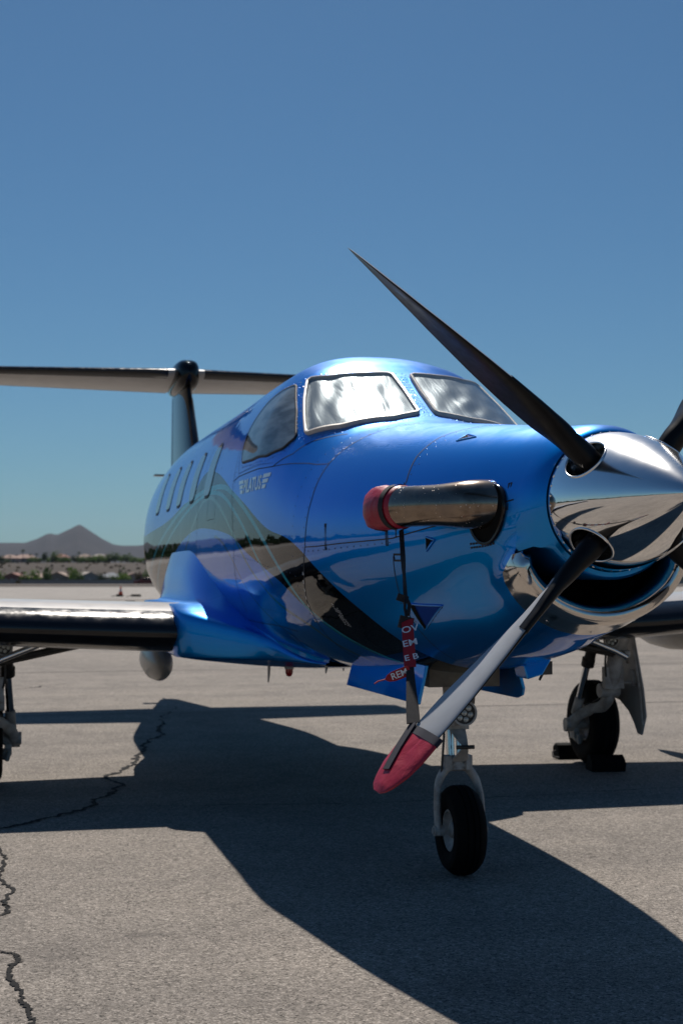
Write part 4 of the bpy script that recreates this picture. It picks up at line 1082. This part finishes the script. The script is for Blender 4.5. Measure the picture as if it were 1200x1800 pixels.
# ------------------------------------------------------------------ far side of the apron
M['cone_orange'] = mat('cone_orange', (.65,.07,.02), .5); M['cone_white'] = mat('cone_band', (.7,.7,.7), .5)
cn = at(213, 86.5); e = empty('traffic_cone', cn, 'small orange traffic cone standing on the apron behind the wing', 'traffic cone')
b = MB(); b.lathe((*cn[:2],0), (0,0,1), [(.03,.16),(.30,.095)], 20); b.lathe((*cn[:2],0), (0,0,1), [(.42,.065),(.62,.022),(.625,0)], 20); b.build('cone_body', M['cone_orange'], e)
MB().lathe((*cn[:2],0), (0,0,1), [(.30,.095),(.42,.065)], 20).build('cone_band', M['cone_white'], e)
MB().box((*cn[:2],.016), (.4,.4,.032)).build('cone_base', M['rubber'], e, bevel=.008)
for ch in e.children: ch.matrix_parent_inverse = Matrix.Translation(-cn)
def tie_bar(px, Z, w, label):
    p = at(px, Z); e = empty('wheel_chock', p, label, 'wheel chock', 'wheel chocks left out on the apron'); e.rotation_euler.z = -HEAD
    b = MB(); b.box((0,0,.07), (w,.16,.14), taper=.86); b.build('wedge', M['rubber'], e, bevel=.01)
    b = MB(); b.tube([(-w/2,0,.08),(-w/2-.12,.03,.03),(-w/2-.3,.0,.012)], .02, 8); b.build('rope', M['strap'], e)
tie_bar(240, 85.0, .62, 'black chock lying on the apron just right of the orange cone')
tie_bar(230, 66.0, .50, 'black chock lying on the apron nearer than the orange cone')
tie_bar(211, 85.3, .40, 'black chock lying at the foot of the orange cone')
# red pickup-like car at the far edge
M['red_car'] = mat('dull_red_paint', (.22,.02,.02), .35, 0, .6); M['car_glass'] = mat('car_glass', (.02,.025,.03), .08)
def car(px, Z, z, label):
    e = empty('parked_car', at(px, Z, z), label, 'car'); e.rotation_euler.z = -HEAD
    b = MB(); P = [(-2.1,.35),(-2.1,.85),(-1.1,.98),(-.6,1.42),(.9,1.45),(1.5,1.0),(2.05,.9),(2.1,.35)]
    b.grid([[(x, y, z_) for x, z_ in P] for y in (-.85,.85)], wrap=True); b.f += [tuple(range(8)), tuple(range(8,16))]; b.m += [0,0]; b.build('body', M['red_car'], e, ang=20, bevel=.06)
    b = MB(); b.box((.15,-.86,1.2),(1.5,.02,.34)); b.build('window', M['car_glass'], e)
    for x in (-1.3,1.3):
        for y in (-.8,.8): MB().lathe((x,y,.32),(0,1,0),[(-.1,0),(-.1,.32),(.1,.32),(.1,0)],16).build('wheel', M['rubber'], e)
car(259, 235, -.9, 'dull red car at the far edge of the apron beside the fuselage')
# ------------------------------------------------------------------ houses
def stucco(n, c): return worn(n, c, tuple(x*.8 for x in c), .9, 0, .7, .5)
WL = {k: stucco('stucco_'+k, c) for k, c in dict(tan=(.36,.28,.22), pink=(.42,.29,.23), grey=(.30,.29,.28), red=(.26,.11,.085)).items()}
def tiles(n, c):
    m = worn(n, c, tuple(x*.6 for x in c), .85, 0, 1.4, .7); return m
RF = {k: tiles('roof_'+k, c) for k, c in dict(tan=(.34,.25,.20), red=(.28,.12,.09), grey=(.20,.22,.25), pink=(.38,.25,.20), pale=(.42,.37,.33)).items()}
M['pane'] = mat('dark_window_pane', (.03,.035,.04), .1); M['trim'] = mat('pale_trim', (.5,.48,.45), .7)
def house(px, Z, w, d, h, rh, wall, roof, label, rot=0.0, zoff=None, gable=True):
    p = at(px, Z); 
    u = (px-600)/2500*Z; z = terrain_h(u, Z)-.15 if zoff is None else zoff
    e = empty('house', (p.x, p.y, z), label, 'house', 'houses beyond the apron'); e.rotation_euler.z = -HEAD+rot
    b = MB(); b.box((0,0,h/2), (w,d,h)); 
    if gable: b.add([(-w/2,-d/2+.02,h),(w/2,-d/2+.02,h),(0,-d/2+.02,h+rh*.96)], [(0,1,2)])
    b.build('wall', WL[wall], e, smooth=False)
    o = .5; rb = MB(); t = .22
    if gable:   # ridge runs front to back
        for s in (-1, 1):
            rb.add([(0,-d/2-o,h+rh),(0,d/2+o,h+rh),(s*(w/2+o),d/2+o,h-.12),(s*(w/2+o),-d/2-o,h-.12),(0,-d/2-o,h+rh-t),(0,d/2+o,h+rh-t),(s*(w/2+o),d/2+o,h-.12-t),(s*(w/2+o),-d/2-o,h-.12-t)], [(0,1,2,3),(7,6,5,4),(2,3,7,6),(0,3,7,4),(1,2,6,5)])
    else:       # hipped
        a = w/2+o; c = d/2+o; r = max(w/2-d/2, .6)
        rb.add([(-a,-c,h-.1),(a,-c,h-.1),(a,c,h-.1),(-a,c,h-.1),(-r,0,h+rh),(r,0,h+rh)], [(0,1,5,4),(1,2,5),(2,3,4,5),(3,0,4),(3,2,1,0)])
    ro = rb.build('roof', RF[roof], e, smooth=False)
    b = MB(); b.box((w*.28,d*.15,h+rh*.75),(.6,.6,1.1)); b.build('chimney', WL[wall], ro, smooth=False)
    for x in (-w*.28, w*.24):
        f = MB().box((x,-d/2-.03,h*.52),(1.5,.10,1.3)).build('window', M['trim'], e, smooth=False)
        MB().box((x,-d/2-.09,h*.52),(1.25,.05,1.05)).build('pane', M['pane'], f, smooth=False)
    MB().box((-.02,-d/2-.04,1.05),(1.0,.08,2.1)).build('door', M['trim'], e, smooth=False)
    return e
house(27, 520, 8, 9, 2.6, 1.6, 'red', 'red', 'low house with a red tile gable roof, first in the lower row')
house(71, 540, 7, 9, 2.5, 1.5, 'tan', 'tan', 'small tan house behind a bush in the lower row', gable=False)
house(107, 500, 8.5, 10, 2.6, 1.9, 'tan', 'tan', 'tan gabled house below the hilltop, left of a palm')
house(152, 540, 9.5, 9, 2.6, 1.9, 'grey', 'pale', 'house with a pale sloping roof right of the palm', rot=.5)
house(197, 560, 10, 9, 2.6, 1.7, 'tan', 'grey', 'house with a blue grey roof in the lower row', gable=False)
house(236, 550, 9.5, 9, 2.6, 1.6, 'pink', 'pink', 'pinkish house nearest the fuselage in the lower row', rot=.2)
house(1196, 560, 11, 9, 3.0, 1.8, 'pink', 'pink', 'pinkish house seen between the nose and the far wing')
house(19, 840, 12, 9, 3.2, 1.9, 'pink', 'pink', 'pink roofed house on the bank at the left edge', gable=False)
house(45, 850, 14, 9, 3.4, 2.0, 'tan', 'pink', 'long pink roofed house on the bank beside a tall palm', gable=False)
house(108, 870, 10, 9, 4.0, 2.0, 'pink', 'red', 'red roofed house half hidden by trees on the bank', gable=False)
house(150, 880, 10, 9, 4.0, 2.0, 'tan', 'tan', 'tan roofed house peeping over trees on the bank', gable=False)
house(176, 880, 12, 9, 4.0, 2.0, 'pink', 'pale', 'pale roofed house peeping over trees on the bank', gable=False)
house(1215, 850, 14, 9, 3.4, 2.0, 'tan', 'pink', 'tan house on the bank right of the nose', gable=False)
# boundary wall of the estate
M['block'] = stucco('block_wall', (.38,.32,.28))
def wall_run(px0, px1, Z, h, label):
    a, c = at(px0, Z), at(px1, Z); u = ((px0+px1)/2-600)/2500*Z; z = terrain_h(u, Z)-.2; L_ = (c-a).length
    e = empty('boundary_wall', ((a.x+c.x)/2, (a.y+c.y)/2, z), label, 'wall', None); e.rotation_euler.z = -HEAD
    MB().box((0,0,h/2),(L_,.25,h)).build('wall_body', M['block'], e, smooth=False); MB().box((0,0,h+.06),(L_+.1,.4,.12)).build('coping', M['trim_dark'], e, smooth=False)
    b = MB(); 
    for i in range(int(L_/8)+1): b.box((-L_/2+i*8,-.02,h/2+.1),(.5,.45,h+.2))
    b.build('pier', M['block'], e, smooth=False)
M['trim_dark'] = mat('coping', (.15,.125,.11), .9)
wall_run(-120, 300, 455, 2.0, 'long low brown block wall below the houses left of the fuselage')
wall_run(1120, 1420, 455, 2.0, 'low brown block wall beyond the apron right of the nose')
# ------------------------------------------------------------------ trees
def leafmat(n, c1, c2):
    m = mat(n, c1, .7, 0, 0, .25); N, L, b = nodes(m)
    oi = N.new('ShaderNodeObjectInfo'); nz = noise(N, L, .9, 3, .6)
    k = mth(N, L, 'ADD', mth(N, L, 'MULTIPLY', nz.outputs[0], .7), mth(N, L, 'MULTIPLY', oi.outputs['Random'], .35))
    r = ramp(N, L, k, [(.35, c1), (.75, c2)]); L.new(r.outputs[0], b.inputs['Base Color']); return leafy(m)
LF = dict(green=leafmat('leaf_green', (.045,.085,.020), (.08,.135,.030)), bright=leafmat('leaf_bright', (.075,.13,.022), (.11,.18,.035)), dark=leafmat('leaf_dark', (.022,.038,.018), (.045,.065,.028)), dry=leafmat('leaf_dry', (.05,.043,.024), (.075,.062,.038)))
M['bark'] = worn('bark', (.09,.07,.05), (.04,.03,.022), .9, 0, 6, .6)
def crown_mesh(name, seed, w, h, n, m, shape='round'):
    rn = random.Random(seed); b = MB(); lumps = []
    for _ in range(9 if shape == 'round' else 7):
        a = rn.uniform(0, 6.28); r = rn.uniform(0, .62)*w/2
        lumps.append((Vector((r*math.cos(a), r*math.sin(a), h*rn.uniform(.20, .78))), rn.uniform(.22, .38)*w))
    if shape == 'tall': lumps = [(Vector((rn.uniform(-.12,.12)*w, rn.uniform(-.12,.12)*w, h*(.12+.80*i/8))), w*.5*(1-.75*(i/8)**2)) for i in range(9)]
    for _ in range(n):
        c, r = rn.choice(lumps); d = Vector((rn.gauss(0,1), rn.gauss(0,1), rn.gauss(0,1))).normalized()
        p = c+d*r*rn.uniform(.65, 1.05)*(1 if shape != 'tall' else .9); p.z = max(p.z, .1)
        nrm = (d+Vector((rn.gauss(0,.5), rn.gauss(0,.5), rn.gauss(0,.5)))).normalized(); a = nrm.orthogonal().normalized(); e = nrm.cross(a); s = rn.uniform(.18, .42)*(w/5)**.5
        b.add([p-a*s-e*s*.5, p+a*s-e*s*.6, p+a*s*.7+e*s*.6, p-a*s*.6+e*s*.5], [(0,1,2,3)])
    me = b; return me
def palm_parts(seed, h):
    rn = random.Random(seed); t = MB(); t.tube([(0,0,0),(.05,.0,h*.5),(.0,.05,h*.93)], [.26,.20,.17], 9)
    f = MB()
    for k in range(26):
        a = rn.uniform(0, 6.28); el = rn.uniform(-.5, 1.2); L_ = rn.uniform(1.5, 2.3); pts = []
        for i in range(5):
            q = i/4; d = Vector((math.cos(a), math.sin(a), math.tan(el)*(1-q*.3))).normalized()
            pts.append(Vector((0,.05,h*.93))+d*L_*q-Vector((0,0,.9*q*q*L_*.5)))
        s = Vector((-math.sin(a), math.cos(a), 0)); wv = [.05,.28,.32,.22,.03]
        f.grid([[p-s*w_-Vector((0,0,w_*.4)) for p, w_ in zip(pts, wv)], pts, [p+s*w_-Vector((0,0,w_*.4)) for p, w_ in zip(pts, wv)]])
    return t, f
PROTO = {}
def proto(kind, col, var):
    key = (kind, col, var)
    if key in PROTO: return PROTO[key]
    if kind == 'palm': t, f = palm_parts(7+var, 8)
    else:
        w, h = dict(bush=(6, 3.6), tree=(7, 7.5), tall=(3.6, 9))[kind]
        t = MB(); t.tube([(0,0,-.3),(.05,.03,h*.25),(.0,.1,h*.55)], [.28,.2,.1], 8)
        for k in range(4): 
            a = k*1.6+var; t.tube([(.02,.02,h*.25),(math.cos(a)*w*.2, math.sin(a)*w*.2, h*.55)], [.12,.04], 6)
        f = crown_mesh('crown', 31*var+len(kind), w, h, 520 if kind != 'bush' else 360, None, 'tall' if kind == 'tall' else 'round')
    e = bpy.data.objects.new('x', None); tm = t.build('trunk', M['bark'], None); fm = f.build('crown', LF[col], None, smooth=False, fix=False)
    PROTO[key] = (tm.data, fm.data); bpy.data.objects.remove(tm); bpy.data.objects.remove(fm); bpy.data.objects.remove(e); return PROTO[key]
def tree(kind, col, px, top, Z, wpx, label, group, var=0, base=None):
    """kind, colour, column and row (pixels of the 1200 px photograph) of the top, distance, width in pixels"""
    u = (px-600)/2500*Z; z = terrain_h(u, Z)-.1; p = at(px, Z)
    ht = CAMZ+(1005-top)/2500*Z-z; w = wpx/2500*Z
    W0, H0 = dict(bush=(6, 3.4), tree=(7, 7.6), tall=(3.6, 8.8), palm=(3.6, 8.6))[kind]
    nm = dict(bush='bush', tree='tree', tall='cypress_tree', palm='palm_tree')[kind]
    e = empty(nm, (p.x, p.y, z), label, dict(bush='bush', tree='tree', tall='tree', palm='palm')[kind], group)
    e.rotation_euler.z = rng.uniform(0, 6.28); s = max(w/W0, .2); e.scale = (s, s, max(ht/H0, .15))
    tm, fm = proto(kind, col, var)
    for n_, d_ in (('trunk', tm), ('crown', fm)):
        o = bpy.data.objects.new(n_, d_); COL.objects.link(o); o.parent = e
ORD = 'first second third fourth fifth sixth seventh eighth ninth tenth eleventh twelfth thirteenth fourteenth fifteenth sixteenth seventeenth eighteenth nineteenth twentieth twenty-first twenty-second twenty-third twenty-fourth twenty-fifth twenty-sixth'.split()
BANK_COUNT = [0]
GB = 'trees in the row on top of the distant bank'; GL = 'bushes among the lower houses'
TB, TP, TD = 'dense green tree in the row on top of the distant bank', 'palm rising above the row of trees on the bank', 'dark narrow tree in the row on the bank'
for px, top, w, kind, col in [(3,976,16,'tree','dark'),(13,983,14,'tree','green'),(55,980,14,'tree','green'),(62,978,16,'tree','bright'),(72,980,18,'tree','green'),(79,970,13,'tree','dark'),(85,979,14,'tree','bright'),(97,969,19,'tree','green'),(106,980,16,'tree','bright'),(114,978,18,'tree','green'),(122,981,16,'tree','bright'),(131,976,14,'tree','dark'),(145,978,18,'tree','green'),(153,977,16,'tree','dark'),(164,976,18,'tree','green'),(174,974,18,'tree','bright'),(184,976,18,'tree','green'),(193,973,18,'tree','green'),(203,971,20,'tree','green'),(213,976,17,'tree','bright'),(224,973,20,'tree','green'),(235,978,18,'tree','green'),(245,981,18,'tree','bright'),(257,979,22,'tree','green'),(268,978,20,'tree','green'),(282,980,20,'tree','dark'),(1180,982,18,'tree','green'),(1192,979,20,'tree','green'),(1206,981,20,'tree','bright'),(1222,978,22,'tree','green')]:
    kk = BANK_COUNT[0]; BANK_COUNT[0] += 1
    lab = (ORD[kk]+' from the left of the '+{'dark':'dark','green':'green','bright':'bright green'}[col]+' and mixed trees topping the bank') if px < 600 else (ORD[kk-26]+' tree on the bank in the gap right of the propeller')
    tree(kind, col, px, top, 790+rng.uniform(-12, 25), w*1.12, lab, GB, rng.randrange(3))
tree('palm', 'dark', 41, 964, 800, 9, 'tall dark palm standing alone above the pink roofs', None, 0)
for px, top, TP in ((54,972,'palm over the bank just right of the tallest palm'),(65,971,'palm over the bank, third from the left edge'),(139,968,'lone palm over the bank below the mountain summit'),(18,976,'short palm over the bank nearest the left edge')): tree('palm', 'dark', px, top, 805, 8, TP, 'palms rising above the row of trees on the bank', 1)
tree('tall', 'dark', 92, 978, 785, 8, 'dark narrow tree on the bank left of the red roofed house', 'dark narrow trees on the bank', 0); tree('tall', 'dark', 137, 977, 785, 9, 'dark narrow tree on the bank under the lone palm', 'dark narrow trees on the bank', 0)
BL = {58:'broad bright green bush left of the small tan house',82:'green bush between the small tan house and the gabled one',131:'bright bush at the foot of the short bright palm',2:'bright bush at the left edge below the red roofed house',178:'small dark bush left of the blue grey roof',222:'broad bright bush right of the blue grey roof',258:'green bush beside the fuselage above the red car',215:'tall dark bush behind the blue grey roof',245:'dry brownish bush nearest the fuselage',200:'green bush in front of the blue grey roofed house',140:'green bush in front of the pale sloping roof',115:'dry low bush in front of the tan gabled house',45:'green bush beside the red tile gable roof',1190:'green bush in the gap right of the propeller'}
for px, top, w, col in [(58,1006,26,'bright'),(82,1003,16,'green'),(131,1003,20,'bright'),(2,1008,14,'bright'),(178,1010,14,'dark'),(222,1011,26,'bright'),(258,1007,20,'green'),(215,1003,12,'dark'),(245,1009,14,'dry'),(200,1013,14,'green'),(140,1008,16,'green'),(115,1017,20,'dry'),(45,1013,18,'green'),(1190,1008,20,'green')]:
    tree('bush', col, px, top+1, 478+rng.uniform(0, 18), w*1.3, BL[px], GL, rng.randrange(3))
tree('palm', 'bright', 125, 995, 490, 12, 'short bright palm between the tan gabled house and the pale roof', None, 0)
tree('palm', 'green', 83, 996, 492, 10, 'short palm behind the small tan house', None, 1)
tree('bush', 'dry', 33, 1021, 300, 14, 'dry yellow bush on the dirt at the far edge of the apron', None, 0)
# dry scrub on the bank
rn = random.Random(9); b = MB()
for _ in range(420):
    px = rn.choice((rn.uniform(-150, 330), rn.uniform(1100, 1400))); Z = rn.uniform(640, 790); u = (px-600)/2500*Z; p = at(px, Z, terrain_h(u, Z)); s = rn.uniform(.5, 1.5)
    for k in range(5):
        a = rn.uniform(0, 6.28); q = p+Vector((math.cos(a)*s*.5, math.sin(a)*s*.5, 0)); b.add([q+Vector((-s*.4,0,0)), q+Vector((s*.4,0.1,0)), q+Vector((s*.3,.1,s*.8)), q+Vector((-s*.2,0,s*.7))], [(0,1,2,3)])
tag(b.build('scrub', LF['dry'], smooth=False, fix=False), kind='stuff')
# far wood behind and to the left of the camera; only mirrored in the paint and the chrome
rn = random.Random(12); b = MB()
for _ in range(3600):
    ang = rn.uniform(rad(100), rad(345)); R_ = rn.uniform(300, 345); p = Vector((math.sin(ang+HEAD)*R_, math.cos(ang+HEAD)*R_, rn.uniform(0, 8.5)*(.6+.4*math.sin(ang*37)*math.sin(ang*91))))
    s = rn.uniform(1.0, 2.8); a = Vector((-p.y, p.x, 0)).normalized(); e = Vector((rn.uniform(-.3,.3), rn.uniform(-.3,.3), 1)).normalized()
    b.add([p-a*s-e*s*.5, p+a*s-e*s*.6, p+a*s*.7+e*s*.6, p-a*s*.6+e*s*.5], [(0,1,2,3)])
tag(b.build('far_trees', LF['dark'], smooth=False, fix=False), kind='stuff')

# ------------------------------------------------------------------ air
hm = bpy.data.materials.new('haze'); hm.use_nodes = True; N = hm.node_tree.nodes; N.remove(N['Principled BSDF'])
pv = N.new('ShaderNodeVolumePrincipled'); pv.inputs['Color'].default_value = (.50,.66,.90,1); pv.inputs['Density'].default_value = 2.6e-5; pv.inputs['Anisotropy'].default_value = .2
hm.node_tree.links.new(pv.outputs[0], N['Material Output'].inputs['Volume'])
b = MB(); b.box((0,0,245), (29000,29000,510)); o = b.build('haze', hm, smooth=False, fix=False); tag(o, kind='stuff')
